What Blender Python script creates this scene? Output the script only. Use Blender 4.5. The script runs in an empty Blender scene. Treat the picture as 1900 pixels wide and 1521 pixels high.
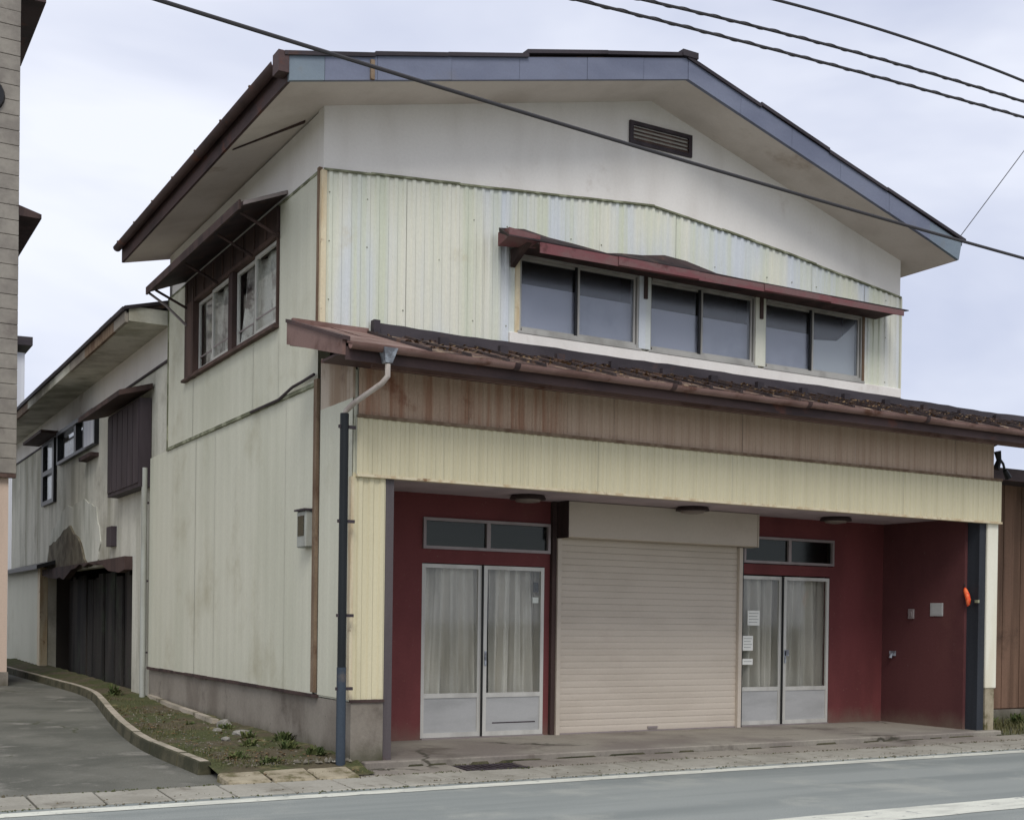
import bpy, bmesh, math, random
from mathutils import Matrix, Vector
random.seed(11)
S = bpy.context.scene
COL = S.collection

# ------------------------------------------------------------------ camera
cam = bpy.data.cameras.new('camera'); camo = bpy.data.objects.new('camera', cam); COL.objects.link(camo)
R0 = (0.8671992, -0.4977878, 0.0131468); R1 = (0.0076286, -0.0131176, -0.9998849); R2 = (0.4979029, 0.8671997, -0.0075781)
camo.matrix_world = Matrix(((R0[0], -R1[0], -R2[0], -4.59), (R0[1], -R1[1], -R2[1], -12.0), (R0[2], -R1[2], -R2[2], 1.5), (0, 0, 0, 1)))
cam.sensor_width = 36; cam.sensor_fit = 'HORIZONTAL'; cam.lens = 2287.9 * 36 / 1900
cam.shift_y = 0.2133; cam.clip_start = .05; cam.clip_end = 3000
S.camera = camo

# ------------------------------------------------------------------ world, sun, exposure
SUN_EL, SUN_AZ = math.radians(48), math.radians(205)      # azimuth clockwise from +Y
W = bpy.data.worlds.new('World'); S.world = W; W.use_nodes = True
nt = W.node_tree; nt.nodes.clear(); N = nt.nodes.new; L = nt.links.new
out = N('ShaderNodeOutputWorld'); bg = N('ShaderNodeBackground'); bg.inputs[1].default_value = .1
sky = N('ShaderNodeTexSky'); sky.sky_type = 'NISHITA'; sky.sun_disc = False; sky.sun_elevation = SUN_EL; sky.sun_rotation = SUN_AZ
tc = N('ShaderNodeTexCoord'); mp = N('ShaderNodeMapping'); mp.inputs['Scale'].default_value = (1.0, 1.0, 2.6); mp.inputs['Location'].default_value = (3.1, 1.7, .4)
n1 = N('ShaderNodeTexNoise'); n1.inputs['Scale'].default_value = 2.2; n1.inputs['Detail'].default_value = 5; n1.inputs['Roughness'].default_value = .5; n1.inputs['Distortion'].default_value = .3
rp = N('ShaderNodeValToRGB'); e = rp.color_ramp.elements
e[0].position = .36; e[0].color = (5.2, 5.6, 7.0, 1); e[1].position = .62; e[1].color = (8.0, 8.25, 9.1, 1)
mx = N('ShaderNodeMix'); mx.data_type = 'RGBA'; mx.inputs[0].default_value = .93
L(tc.outputs['Generated'], mp.inputs[0]); L(mp.outputs[0], n1.inputs['Vector']); L(n1.outputs['Fac'], rp.inputs[0])
L(sky.outputs[0], mx.inputs[6]); L(rp.outputs[0], mx.inputs[7]); L(mx.outputs[2], bg.inputs[0]); L(bg.outputs[0], out.inputs[0])
sl = bpy.data.lights.new('sun', 'SUN'); sl.energy = 1.5; sl.angle = math.radians(25); sl.color = (1, .97, .92)
so = bpy.data.objects.new('sun', sl); COL.objects.link(so)
sd = Vector((math.sin(SUN_AZ) * math.cos(SUN_EL), math.cos(SUN_AZ) * math.cos(SUN_EL), math.sin(SUN_EL)))
so.rotation_euler = sd.to_track_quat('Z', 'Y').to_euler(); so.location = sd * 60
vs = S.view_settings; vs.view_transform = 'Standard'; vs.look = 'None'; vs.exposure = 0.28; vs.gamma = 1; vs.use_curve_mapping = False

# ------------------------------------------------------------------ materials
def lin(r, g, b, k=1.0):
    f = lambda c: (c / 255 / 12.92) if c <= 10 else ((c / 255 + .055) / 1.055) ** 2.4
    return (f(r) * k, f(g) * k, f(b) * k, 1)

def mat(name, base, dark=None, streak=(6, 6, .8), sw=(.35, .7), dirt=None, dscale=1.2, dlo=.55, dhi=.75, fine=.12, fscale=40,
        rough=.7, metal=0, bump=.15, bscale=60, spec=.3, tint=None, tscale=(3, 3, .05), splash=None, sh=.45, speck=None, crack=None):
    """weathered surface: base with streaks of dark, patches of dirt, grain; all in object space of the place"""
    m = bpy.data.materials.new(name); m.use_nodes = True; t = m.node_tree; t.nodes.clear(); A = t.nodes.new; K = t.links.new
    o = A('ShaderNodeOutputMaterial'); p = A('ShaderNodeBsdfPrincipled'); K(p.outputs[0], o.inputs[0])
    p.inputs['Roughness'].default_value = rough; p.inputs['Metallic'].default_value = metal; p.inputs['Specular IOR Level'].default_value = spec
    geo = A('ShaderNodeNewGeometry')
    def noise(scale3, detail=4, rgh=.55, sc=1):
        mpn = A('ShaderNodeMapping'); mpn.inputs['Scale'].default_value = scale3; K(geo.outputs['Position'], mpn.inputs[0])
        n = A('ShaderNodeTexNoise'); n.inputs['Scale'].default_value = sc; n.inputs['Detail'].default_value = detail; n.inputs['Roughness'].default_value = rgh
        K(mpn.outputs[0], n.inputs['Vector']); return n.outputs['Fac']
    def ramp(v, lo, hi):
        r = A('ShaderNodeMapRange'); r.inputs['From Min'].default_value = lo; r.inputs['From Max'].default_value = hi; r.interpolation_type = 'SMOOTHSTEP'
        K(v, r.inputs['Value']); return r.outputs[0]
    def mix(c1, c2, fac):
        x = A('ShaderNodeMix'); x.data_type = 'RGBA'
        for i, c in ((6, c1), (7, c2)):
            if isinstance(c, tuple): x.inputs[i].default_value = c
            else: K(c, x.inputs[i])
        if isinstance(fac, float): x.inputs[0].default_value = fac
        else: K(fac, x.inputs[0])
        return x.outputs[2]
    c = base
    if tint: c = mix(c, tint, ramp(noise(tscale, 2), .42, .6))
    if dark: c = mix(c, dark, ramp(noise(streak), sw[0], sw[1]))
    if dirt: c = mix(c, dirt, ramp(noise((dscale,) * 3, 6, .65), dlo, dhi))
    if splash:   # dirt thrown up from the pavement: ragged, denser low down
        sx = A('ShaderNodeSeparateXYZ'); K(geo.outputs['Position'], sx.inputs[0])
        hr = A('ShaderNodeMapRange'); hr.inputs['From Min'].default_value = sh; hr.inputs['From Max'].default_value = .05; K(sx.outputs[2], hr.inputs['Value'])
        ml = A('ShaderNodeMath'); ml.operation = 'MULTIPLY_ADD'; ml.inputs[1].default_value = .9; K(noise((3, 3, 2), 6, .65), ml.inputs[0]); ml.inputs[2].default_value = -.55
        sm_ = A('ShaderNodeMath'); sm_.operation = 'ADD'; K(hr.outputs[0], sm_.inputs[0]); K(ml.outputs[0], sm_.inputs[1])
        c = mix(c, splash, ramp(sm_.outputs[0], .15, 1.1))
    if speck: c = mix(c, speck, ramp(noise((17,) * 3, 3, .8), .66, .74))
    if crack:
        wv = A('ShaderNodeTexVoronoi'); wv.feature = 'DISTANCE_TO_EDGE'; wv.inputs['Scale'].default_value = .45
        nn = A('ShaderNodeTexNoise'); nn.inputs['Scale'].default_value = 2.5; nn.inputs['Detail'].default_value = 5; K(geo.outputs['Position'], nn.inputs['Vector'])
        va = A('ShaderNodeVectorMath'); va.operation = 'MULTIPLY_ADD'; va.inputs[1].default_value = (.8, .8, 0); K(nn.outputs['Color'], va.inputs[0]); K(geo.outputs['Position'], va.inputs[2]); K(va.outputs[0], wv.inputs['Vector'])
        cf = A('ShaderNodeMath'); cf.operation = 'MULTIPLY'; K(ramp(wv.outputs['Distance'], .012, .004), cf.inputs[0]); K(ramp(noise((.6,) * 3, 3), .5, .6), cf.inputs[1])
        c = mix(c, crack, cf.outputs[0])
    if fine:
        fn = noise((fscale,) * 3, 3, .7); r = A('ShaderNodeMapRange'); r.inputs['To Min'].default_value = 1 - fine; r.inputs['To Max'].default_value = 1 + fine
        r.inputs['From Min'].default_value = .3; r.inputs['From Max'].default_value = .7
        K(fn, r.inputs['Value'])
        h = A('ShaderNodeVectorMath'); h.operation = 'SCALE'
        if isinstance(c, tuple): h.inputs[0].default_value = c[:3]
        else: K(c, h.inputs[0])
        K(r.outputs[0], h.inputs['Scale']); c = h.outputs[0]
    if isinstance(c, tuple): p.inputs['Base Color'].default_value = c
    else: K(c, p.inputs['Base Color'])
    if bump:
        b = A('ShaderNodeBump'); b.inputs['Strength'].default_value = bump; b.inputs['Distance'].default_value = .01
        K(noise((bscale,) * 3, 4, .65), b.inputs['Height']); K(b.outputs[0], p.inputs['Normal'])
    return m

def glass_mat(name, tint, rough=.03, trans=.85, gc=(.9, .92, .94, 1)):
    """thin window glass: clear pane with a mirror share"""
    m = bpy.data.materials.new(name); m.use_nodes = True; t = m.node_tree; t.nodes.clear(); A = t.nodes.new; K = t.links.new
    o = A('ShaderNodeOutputMaterial'); tr = A('ShaderNodeBsdfTransparent'); tr.inputs[0].default_value = tint
    gl = A('ShaderNodeBsdfGlossy'); gl.inputs['Roughness'].default_value = rough; gl.inputs['Color'].default_value = gc
    fr = A('ShaderNodeLayerWeight'); fr.inputs[0].default_value = .5; x = A('ShaderNodeMixShader')
    pw = A('ShaderNodeMath'); pw.operation = 'POWER'; pw.inputs[1].default_value = 5; K(fr.outputs['Facing'], pw.inputs[0])
    ad = A('ShaderNodeMath'); ad.operation = 'MULTIPLY_ADD'; ad.inputs[1].default_value = .9; ad.inputs[2].default_value = max(0, 1 - trans); K(pw.outputs[0], ad.inputs[0])
    K(ad.outputs[0], x.inputs[0]); K(tr.outputs[0], x.inputs[1]); K(gl.outputs[0], x.inputs[2]); K(x.outputs[0], o.inputs[0])
    return m

M = {}
M['plaster'] = mat('plaster', lin(228, 224, 218), lin(216, 211, 204), (1.6, 1.6, .5), (.4, .75), lin(176, 162, 148), 1.1, .58, .8, .03, 30, .9, bump=.1)
M['soffit'] = mat('soffit', lin(214, 205, 195), lin(196, 186, 175), (1.2, 1.2, 1.2), (.4, .75), lin(160, 140, 120), 1.1, .58, .8, .03, 30, .9, bump=.05)
M['siding'] = mat('siding', lin(216, 215, 200), lin(202, 206, 186), (5, 5, .12), (.4, .7), lin(190, 182, 156), 1.6, .6, .85, .04, 30, .5, spec=.3, tint=lin(203, 208, 212), tscale=(1.6, 1.6, .25), bump=.05)
M['siding_side'] = mat('siding_side', lin(206, 205, 186), lin(196, 196, 176), (.9, .9, .3), (.4, .75), lin(176, 172, 148), .8, .5, .8, .04, 30, .5, bump=.05)
M['cream'] = mat('cream', lin(228, 224, 206), lin(216, 208, 184), (3, 3, .5), (.4, .7), lin(190, 176, 146), 2, .6, .8, .03, rough=.6, bump=.05)
M['stain_side'] = mat('stain_side', lin(190, 176, 158), lin(150, 128, 106), (4, 4, .4), (.38, .62), lin(120, 96, 78), 2, .5, .7, .05, rough=.7)
M['stucco'] = mat('stucco', lin(202, 200, 186), lin(158, 156, 140), (1.6, 1.6, .3), (.4, .7), lin(132, 126, 108), .7, .52, .8, .07, 20, .95, bump=.3)
M['brown_rib'] = mat('brown_rib', lin(190, 166, 144), lin(178, 152, 130), (9, 9, .5), (.42, .7), lin(152, 120, 98), 2.2, .6, .85, .06, 40, .6)
M['brown_rust'] = mat('brown_rust', lin(184, 158, 136), lin(162, 124, 100), (14, 14, .7), (.4, .66), lin(134, 90, 68), 3, .56, .76, .08, 40, .7)
M['yellow_rib'] = mat('yellow_rib', lin(207, 198, 166), lin(199, 190, 158), (9, 9, .25), (.4, .7), lin(178, 164, 126), 1.4, .6, .85, .03, 40, .5)
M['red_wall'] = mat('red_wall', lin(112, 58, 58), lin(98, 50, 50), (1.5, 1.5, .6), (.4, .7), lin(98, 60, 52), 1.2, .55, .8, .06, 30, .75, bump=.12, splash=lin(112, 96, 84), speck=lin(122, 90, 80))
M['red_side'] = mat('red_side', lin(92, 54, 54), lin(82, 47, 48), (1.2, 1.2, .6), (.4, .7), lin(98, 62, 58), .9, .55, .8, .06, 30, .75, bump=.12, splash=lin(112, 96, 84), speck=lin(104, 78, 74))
M['shutter'] = mat('shutter', lin(198, 187, 172), lin(190, 179, 164), (1, 1, 3), (.4, .7), lin(182, 168, 154), .8, .62, .85, .03, 30, .55, bump=.04)
M['ceiling'] = mat('ceiling', lin(176, 160, 162), lin(160, 146, 148), (2, 2, 2), (.4, .7), None, fine=.03, rough=.85)
M['alu'] = mat('alu', lin(202, 200, 192), lin(184, 182, 174), (4, 4, .6), (.4, .7), None, fine=.03, rough=.4, metal=.15, spec=.5, bump=0)
M['alu_win'] = mat('alu_win', lin(170, 168, 162), lin(146, 144, 138), (4, 4, .8), (.4, .7), None, fine=.03, rough=.45, metal=.1, bump=0)
M['alu_panel'] = mat('alu_panel', lin(176, 176, 174), lin(160, 160, 158), (1, 1, 4), (.4, .7), lin(150, 146, 138), 2, .6, .8, .03, 40, .5, metal=.05, bump=.04)
M['alu_dull'] = mat('alu_dull', lin(150, 140, 138), lin(136, 126, 124), (3, 3, .6), (.4, .7), None, fine=.03, rough=.4, metal=.2, bump=0)
M['steel'] = mat('steel', lin(86, 79, 80), lin(64, 58, 60), (5, 5, .4), (.4, .7), lin(84, 60, 50), 3, .6, .8, .05, rough=.5)
M['darkblue'] = mat('darkblue', lin(48, 52, 58), lin(36, 38, 43), (5, 5, .4), (.4, .7), None, rough=.6)
M['barge'] = mat('barge', lin(116, 121, 138), lin(102, 107, 125), (.8, .8, 2), (.4, .7), lin(116, 116, 124), 1.4, .6, .8, .05, 40, .5, metal=.1)
M['barge_teal'] = mat('barge_teal', lin(120, 132, 141), lin(104, 114, 127), (.8, .8, 2), (.4, .7), lin(120, 118, 114), 1.4, .6, .8, .05, 40, .5, metal=.1)
M['cap'] = mat('cap', lin(58, 52, 56), lin(44, 38, 42), (1, 1, 3), (.4, .6), lin(78, 54, 44), 2, .58, .75, .1, 40, .6)
M['roof'] = mat('roof', lin(66, 56, 54), lin(46, 38, 38), (3, 1, 3), (.4, .65), lin(96, 74, 60), 4, .52, .66, .2, 30, .75)
M['roof_dirt'] = mat('roof_dirt', lin(98, 76, 66), lin(66, 50, 46), (5, 3, 5), (.4, .6), lin(150, 130, 108), 5, .54, .62, .25, 24, .85)
M['gutter'] = mat('gutter', lin(132, 106, 98), lin(108, 82, 74), (1.5, 3, 3), (.4, .65), lin(92, 60, 46), 3, .54, .7, .08, 40, .55)
M['gutter_dark'] = mat('gutter_dark', lin(78, 60, 58), lin(56, 43, 43), (1, 1.5, 3), (.4, .65), lin(100, 62, 50), 3, .56, .7, .1, 40, .6)
M['canopy_red'] = mat('canopy_red', lin(116, 70, 72), lin(112, 84, 82), (2.5, 3, 6), (.4, .6), lin(82, 46, 46), 3, .56, .7, .1, 40, .6)
M['canopy_top'] = mat('canopy_top', lin(60, 46, 46), lin(38, 30, 32), (3, 3, 3), (.4, .6), lin(84, 60, 52), 4, .56, .7, .15, 40, .7)
M['dark_wood'] = mat('dark_wood', lin(74, 58, 54), lin(54, 42, 40), (5, 5, .6), (.4, .65), None, fine=.12, rough=.8)
M['dark_metal'] = mat('dark_metal', lin(64, 56, 60), lin(52, 44, 48), (5, 5, .6), (.4, .65), lin(70, 58, 52), 2, .6, .8, .06, rough=.6)
M['brown_frame'] = mat('brown_frame', lin(92, 72, 64), lin(70, 54, 48), (5, 5, .6), (.4, .65), None, fine=.1, rough=.7)
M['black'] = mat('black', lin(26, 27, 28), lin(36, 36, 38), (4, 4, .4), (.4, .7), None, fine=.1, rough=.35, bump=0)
M['pipe_black'] = mat('pipe_black', lin(20, 24, 26), lin(30, 34, 36), (4, 4, .4), (.4, .7), None, fine=.1, rough=.45, bump=0)
M['pipe_blue'] = mat('pipe_blue', lin(62, 72, 82), lin(44, 52, 62), (4, 4, .4), (.4, .7), lin(90, 84, 80), 4, .6, .8, .1, rough=.5, bump=0)
M['pipe_pale'] = mat('pipe_pale', lin(188, 178, 168), lin(160, 146, 136), (6, 6, 2), (.4, .7), None, fine=.06, rough=.5, bump=0)
M['pipe_grey'] = mat('pipe_grey', lin(164, 166, 158), lin(146, 146, 136), (6, 6, 1), (.4, .7), None, fine=.05, rough=.6, bump=0)
M['zinc'] = mat('zinc', lin(172, 178, 186), lin(120, 122, 128), (14, 14, 14), (.4, .6), None, fine=.05, rough=.4, metal=.3, bump=0)
M['rust'] = mat('rust', lin(132, 114, 94), lin(108, 88, 70), (9, 9, 1.2), (.35, .65), lin(96, 74, 58), 3, .5, .7, .12, 40, .85)
M['trim_yellow'] = mat('trim_yellow', lin(212, 200, 170), lin(192, 172, 138), (9, 9, 1.4), (.42, .66), lin(136, 106, 78), 3.4, .6, .7, .06, 40, .6)
M['trim_green'] = mat('trim_green', lin(150, 152, 128), lin(104, 106, 84), (5, 5, 5), (.35, .55), None, fine=.15, rough=.8)
M['concrete'] = mat('concrete', lin(142, 135, 124), lin(118, 110, 100), (1.3, 1.3, .8), (.4, .7), lin(92, 84, 76), 1.5, .55, .78, .08, 26, .92, bump=.25, bscale=40, splash=lin(66, 66, 46), sh=.4, speck=lin(84, 78, 68))
M['slab'] = mat('slab', lin(146, 140, 128), lin(124, 116, 108), (.8, .8, 1), (.4, .65), lin(96, 88, 80), 1.2, .52, .72, .1, 30, .92, bump=.25, bscale=40, speck=lin(100, 94, 84), crack=lin(74, 70, 60))
M['block'] = mat('block', lin(158, 154, 142), lin(136, 132, 120), (1.2, 1.2, 1), (.4, .7), lin(110, 104, 92), 3, .54, .72, .1, 34, .92, bump=.3, bscale=40)
M['kerb'] = mat('kerb', lin(172, 162, 146), lin(146, 138, 122), (2, 2, 2), (.4, .7), lin(96, 90, 70), 1.6, .54, .72, .12, 34, .92, bump=.3, bscale=40)
M['kerb_dark'] = mat('kerb_dark', lin(84, 80, 62), lin(58, 58, 42), (3, 3, 3), (.4, .62), lin(120, 112, 94), 2, .6, .8, .15, 34, .95, bump=.4, bscale=40)
M['asphalt'] = mat('asphalt', lin(146, 150, 145), lin(130, 135, 131), (.12, 1.6, 1), (.38, .62), lin(158, 160, 152), .9, .5, .7, .3, 110, .85, bump=.6, bscale=120, speck=lin(120, 122, 120))
M['drive'] = mat('drive', lin(108, 107, 98), lin(88, 88, 80), (.8, .8, .8), (.38, .64), lin(134, 131, 122), 1.5, .54, .7, .3, 90, .9, bump=.5, bscale=100, speck=lin(146, 143, 134), crack=lin(70, 72, 52))
M['paint'] = mat('paint', lin(214, 214, 200), lin(190, 190, 178), (2, 6, 1), (.4, .7), lin(140, 142, 138), 7, .58, .68, .06, 60, .7, bump=.15)
M['soil'] = mat('soil', lin(84, 76, 58), lin(70, 74, 42), (1.6, 1.6, 1.6), (.42, .56), lin(128, 118, 84), 3, .56, .72, .25, 30, 1, bump=.6, bscale=30)
M['ground'] = mat('ground', lin(112, 108, 92), lin(88, 92, 66), (.3, .3, .3), (.4, .6), None, fine=.2, fscale=12, rough=1)
M['grass'] = mat('grass', lin(80, 82, 50), lin(104, 98, 66), (4, 4, 4), (.4, .62), None, fine=.2, rough=.8, bump=0)
M['lip_leaf'] = mat('lip_leaf', lin(128, 104, 74), lin(96, 76, 52), (9, 9, 9), (.4, .6), None, fine=.2, rough=.9, bump=0)
M['gravel'] = mat('gravel', lin(120, 114, 102), lin(84, 80, 70), (9, 9, 9), (.4, .6), lin(150, 146, 136), 9, .6, .7, .2, rough=.95)
M['weed'] = mat('weed', lin(70, 84, 46), lin(98, 102, 60), (9, 9, 9), (.4, .62), None, fine=.2, rough=.8, bump=0)
M['stone'] = mat('stone', lin(150, 146, 138), lin(112, 108, 100), (6, 6, 6), (.4, .62), None, fine=.15, rough=.9, bump=.3)
M['curtain'] = mat('curtain', lin(218, 212, 202), lin(176, 170, 160), (4, 4, .6), (.4, .7), None, fine=.04, rough=.95, bump=0)
M['pale_panel'] = mat('pale_panel', lin(208, 206, 212), lin(196, 196, 202), (.8, .8, .8), (.4, .7), lin(150, 156, 162), .8, .5, .8, .03, rough=.9, bump=0)
M['lace'] = mat('lace', lin(232, 230, 224), lin(170, 164, 160), (2.2, 2.2, 1.8), (.42, .56), lin(90, 80, 80), 1.3, .56, .66, .08, rough=.95, bump=0)
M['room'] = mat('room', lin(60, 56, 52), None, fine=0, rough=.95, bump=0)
M['paper'] = mat('paper', lin(238, 238, 230), None, fine=.03, rough=.9, bump=0)
M['ink'] = mat('ink', lin(120, 118, 116), None, fine=0, rough=.9, bump=0)
M['tile_wall'] = mat('tile_wall', lin(148, 142, 132), lin(130, 124, 116), (2, 2, 2), (.4, .65), lin(112, 104, 98), 1.3, .56, .78, .08, 12, .85, bump=.2)
M['beige_wall'] = mat('beige_wall', lin(206, 184, 166), lin(186, 166, 150), (2, 2, .5), (.4, .7), lin(150, 130, 112), 1, .6, .8, .05, rough=.9)
M['brown_wall'] = mat('brown_wall', lin(126, 98, 80), lin(104, 80, 64), (7, 7, .4), (.4, .65), lin(64, 50, 40), 1, .55, .75, .1, rough=.85)
M['beige_post'] = mat('beige_post', lin(190, 162, 118), lin(170, 140, 100), (6, 6, .5), (.4, .65), None, fine=.08, rough=.8)
M['white_wall'] = mat('white_wall', lin(214, 216, 220), lin(200, 202, 208), (9, 9, .1), (.4, .6), None, fine=.02, rough=.6)
M['cable'] = mat('cable', lin(62, 60, 62), None, fine=.05, rough=.6, bump=0)
M['lamp_dark'] = mat('lamp_dark', lin(60, 48, 46), None, fine=.05, rough=.5, bump=0)
M['lamp_glass'] = mat('lamp_glass', lin(130, 118, 110), None, fine=.02, rough=.4, bump=0)
M['orange'] = mat('orange', lin(226, 70, 34), lin(240, 120, 70), (20, 20, 20), (.4, .6), None, fine=.05, rough=.5, bump=0)
M['glass'] = glass_mat('glass', (.95, .96, .95, 1), .05, .97)
M['glass_frost'] = glass_mat('glass_frost', (.80, .82, .85, 1), .25, .93)
M['glass_dark'] = glass_mat('glass_dark', (.45, .47, .44, 1), .12, .96, (.75, .78, .72, 1))

# ------------------------------------------------------------------ mesh helpers
class MB:
    """collects faces; Tm turns local coordinates into the place's"""
    def __init__(self, Tm=None): self.v = []; self.f = []; self.T = Tm; self.sm = False
    def add(self, vs_, fs_):
        o = len(self.v)
        self.v += [(self.T @ Vector(p)) if self.T else Vector(p) for p in vs_]
        self.f += [tuple(i + o for i in f) for f in fs_]; return self
    def box(self, x0, x1, y0, y1, z0, z1):
        x0, x1 = min(x0, x1), max(x0, x1); y0, y1 = min(y0, y1), max(y0, y1); z0, z1 = min(z0, z1), max(z0, z1)
        return self.add([(x0, y0, z0), (x1, y0, z0), (x1, y1, z0), (x0, y1, z0), (x0, y0, z1), (x1, y0, z1), (x1, y1, z1), (x0, y1, z1)],
                        [(0, 3, 2, 1), (4, 5, 6, 7), (0, 1, 5, 4), (1, 2, 6, 5), (2, 3, 7, 6), (3, 0, 4, 7)])
    def hexa(self, p):   # 8 points, bottom 4 then top 4
        return self.add(p, [(0, 3, 2, 1), (4, 5, 6, 7), (0, 1, 5, 4), (1, 2, 6, 5), (2, 3, 7, 6), (3, 0, 4, 7)])
    def prism(self, pts, axis, a, b):
        n = len(pts)
        mk = {'x': lambda p, t: (t, p[0], p[1]), 'y': lambda p, t: (p[0], t, p[1]), 'z': lambda p, t: (p[0], p[1], t)}[axis]
        vs_ = [mk(p, a) for p in pts] + [mk(p, b) for p in pts]
        return self.add(vs_, [tuple(range(n)), tuple(range(2 * n - 1, n - 1, -1))] + [(i, i + n, (i + 1) % n + n, (i + 1) % n) for i in range(n)])
    def tube(self, pts, r, n=8, cap=True):
        pts = [Vector(p) for p in pts]; rings = []; up = Vector((0, 0, 1)); rr = r if isinstance(r, (list, tuple)) else [r] * len(pts)
        for i, p in enumerate(pts):
            d = (pts[min(i + 1, len(pts) - 1)] - pts[max(i - 1, 0)]).normalized()
            a = d.cross(up)
            if a.length < .05: a = d.cross(Vector((1, 0, 0)))
            a.normalize(); b = a.cross(d).normalized()
            if rings:   # keep the frame steady
                a = (pa - d * pa.dot(d)).normalized(); b = a.cross(d).normalized()
            pa = a
            rings.append([p + (a * math.cos(2 * math.pi * k / n) + b * math.sin(2 * math.pi * k / n)) * rr[i] for k in range(n)])
        vs_ = [q for R_ in rings for q in R_]; fs_ = []
        for i in range(len(rings) - 1):
            for k in range(n): fs_.append((i * n + k, i * n + (k + 1) % n, (i + 1) * n + (k + 1) % n, (i + 1) * n + k))
        if cap: fs_ += [tuple(range(n))[::-1], tuple(range((len(rings) - 1) * n, len(rings) * n))]
        self.sm = True
        return self.add(vs_, fs_)
    def obj(self, name, m, parent=None, origin=None, bevel=0, smooth=None, **props):
        if origin is None:
            lo = [min(v[i] for v in self.v) for i in range(3)]; hi = [max(v[i] for v in self.v) for i in range(3)]
            origin = ((lo[0] + hi[0]) / 2, (lo[1] + hi[1]) / 2, lo[2])
        og = Vector(origin); me = bpy.data.meshes.new(name)
        me.from_pydata([v - og for v in self.v], [], self.f); me.update()
        b = bmesh.new(); b.from_mesh(me); bmesh.ops.recalc_face_normals(b, faces=b.faces); b.to_mesh(me); b.free()
        o = bpy.data.objects.new(name, me); COL.objects.link(o)
        mats = m if isinstance(m, list) else [m]
        for q in mats: me.materials.append(M[q] if isinstance(q, str) else q)
        if smooth if smooth is not None else self.sm:
            for p in me.polygons: p.use_smooth = True
            md = o.modifiers.new('e', 'EDGE_SPLIT'); md.split_angle = math.radians(40)
        if bevel:
            md = o.modifiers.new('bevel', 'BEVEL'); md.width = bevel; md.segments = 1; md.limit_method = 'ANGLE'
        if parent is not None:
            o.parent = parent; o.location = og - WORLD[parent]
        else: o.location = og
        WORLD[o] = og.copy()
        for k, v in props.items(): o[k] = v
        return o
WORLD = {}
def thing(name, label, cat, loc, group=None):
    o = bpy.data.objects.new(name, None); COL.objects.link(o); o.location = loc; o['label'] = label; o['category'] = cat
    o.empty_display_size = .2
    if group: o['group'] = group
    WORLD[o] = Vector(loc); return o
def T(o, label, cat, group=None):
    o['label'] = label; o['category'] = cat
    if group: o['group'] = group
    return o
def lerp(pts, x):
    if x <= pts[0][0]: return pts[0][1]
    for (a, b), (c, d) in zip(pts, pts[1:]):
        if x <= c: return b + (d - b) * (x - a) / (c - a)
    return pts[-1][1]
def ribbed(mb, x0, x1, zb, zt, pitch, depth, y=0.0):
    """pressed metal sheet in local XZ, ribs standing out towards -y by depth; zb, zt are functions of x"""
    xs = []; k = math.floor(x0 / pitch)
    prof = [(0, 0), (.42, 0), (.55, 1), (.87, 1)]
    while k * pitch < x1:
        for a, d in prof:
            x = (k + a) * pitch
            if x0 < x < x1: xs.append((x, d))
        k += 1
    def dep(x):
        a = (x / pitch) % 1.0
        if a < .42: return 0
        if a < .55: return (a - .42) / .13
        if a < .87: return 1
        return 1 - (a - .87) / .13
    xs = [(x0, dep(x0))] + xs + [(x1, dep(x1))]
    vs_ = []; fs_ = []
    for i, (x, d) in enumerate(xs):
        vs_ += [(x, y - d * depth, zb(x)), (x, y - d * depth, zt(x))]
        if i: fs_.append((2 * i - 2, 2 * i, 2 * i + 1, 2 * i - 1))
    # top and bottom returns so the sheet has an edge
    n = len(xs); o = len(vs_)
    for x, d in xs: vs_ += [(x, y + .012, zb(x)), (x, y + .012, zt(x))]
    for i in range(1, n):
        fs_ += [(2 * i - 2, o + 2 * i - 2, o + 2 * i, 2 * i), (2 * i - 1, 2 * i + 1, o + 2 * i + 1, o + 2 * i - 1)]
    return mb.add(vs_, fs_)
def side(Y0=0.0, X=0.0):   # local frame on a wall that faces -X: local x runs towards the street
    return Matrix(((0, 1, 0, X), (-1, 0, 0, Y0), (0, 0, 1, 0), (0, 0, 0, 1)))
ID = Matrix.Identity(4)
con = lambda c: (lambda x: c)

def sash(Tm, x0, x1, z0, z1, y, parent, m='alu', w=.035, name='sash', glass='glass', t=.03, kick=None, kick_m='alu_panel'):
    f = MB(Tm)
    f.box(x0, x0 + w, y, y + t, z0, z1); f.box(x1 - w, x1, y, y + t, z0, z1)
    f.box(x0 + w, x1 - w, y, y + t, z0, z0 + w * 1.2); f.box(x0 + w, x1 - w, y, y + t, z1 - w, z1)
    if kick:
        f.box(x0 + w, x1 - w, y, y + t, kick - w * .6, kick + w * .6)
    s_ = f.obj(name, m, parent)
    zb = kick + w * .6 if kick else z0 + w * 1.2
    MB(Tm).box(x0 + w, x1 - w, y + t * .45, y + t * .45 + .004, zb, z1 - w).obj('pane', glass, s_)
    if kick: MB(Tm).box(x0 + w, x1 - w, y + t * .35, y + t * .7, z0 + w * 1.2, kick - w * .6).obj('kick_panel', kick_m, s_)
    return s_

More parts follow.
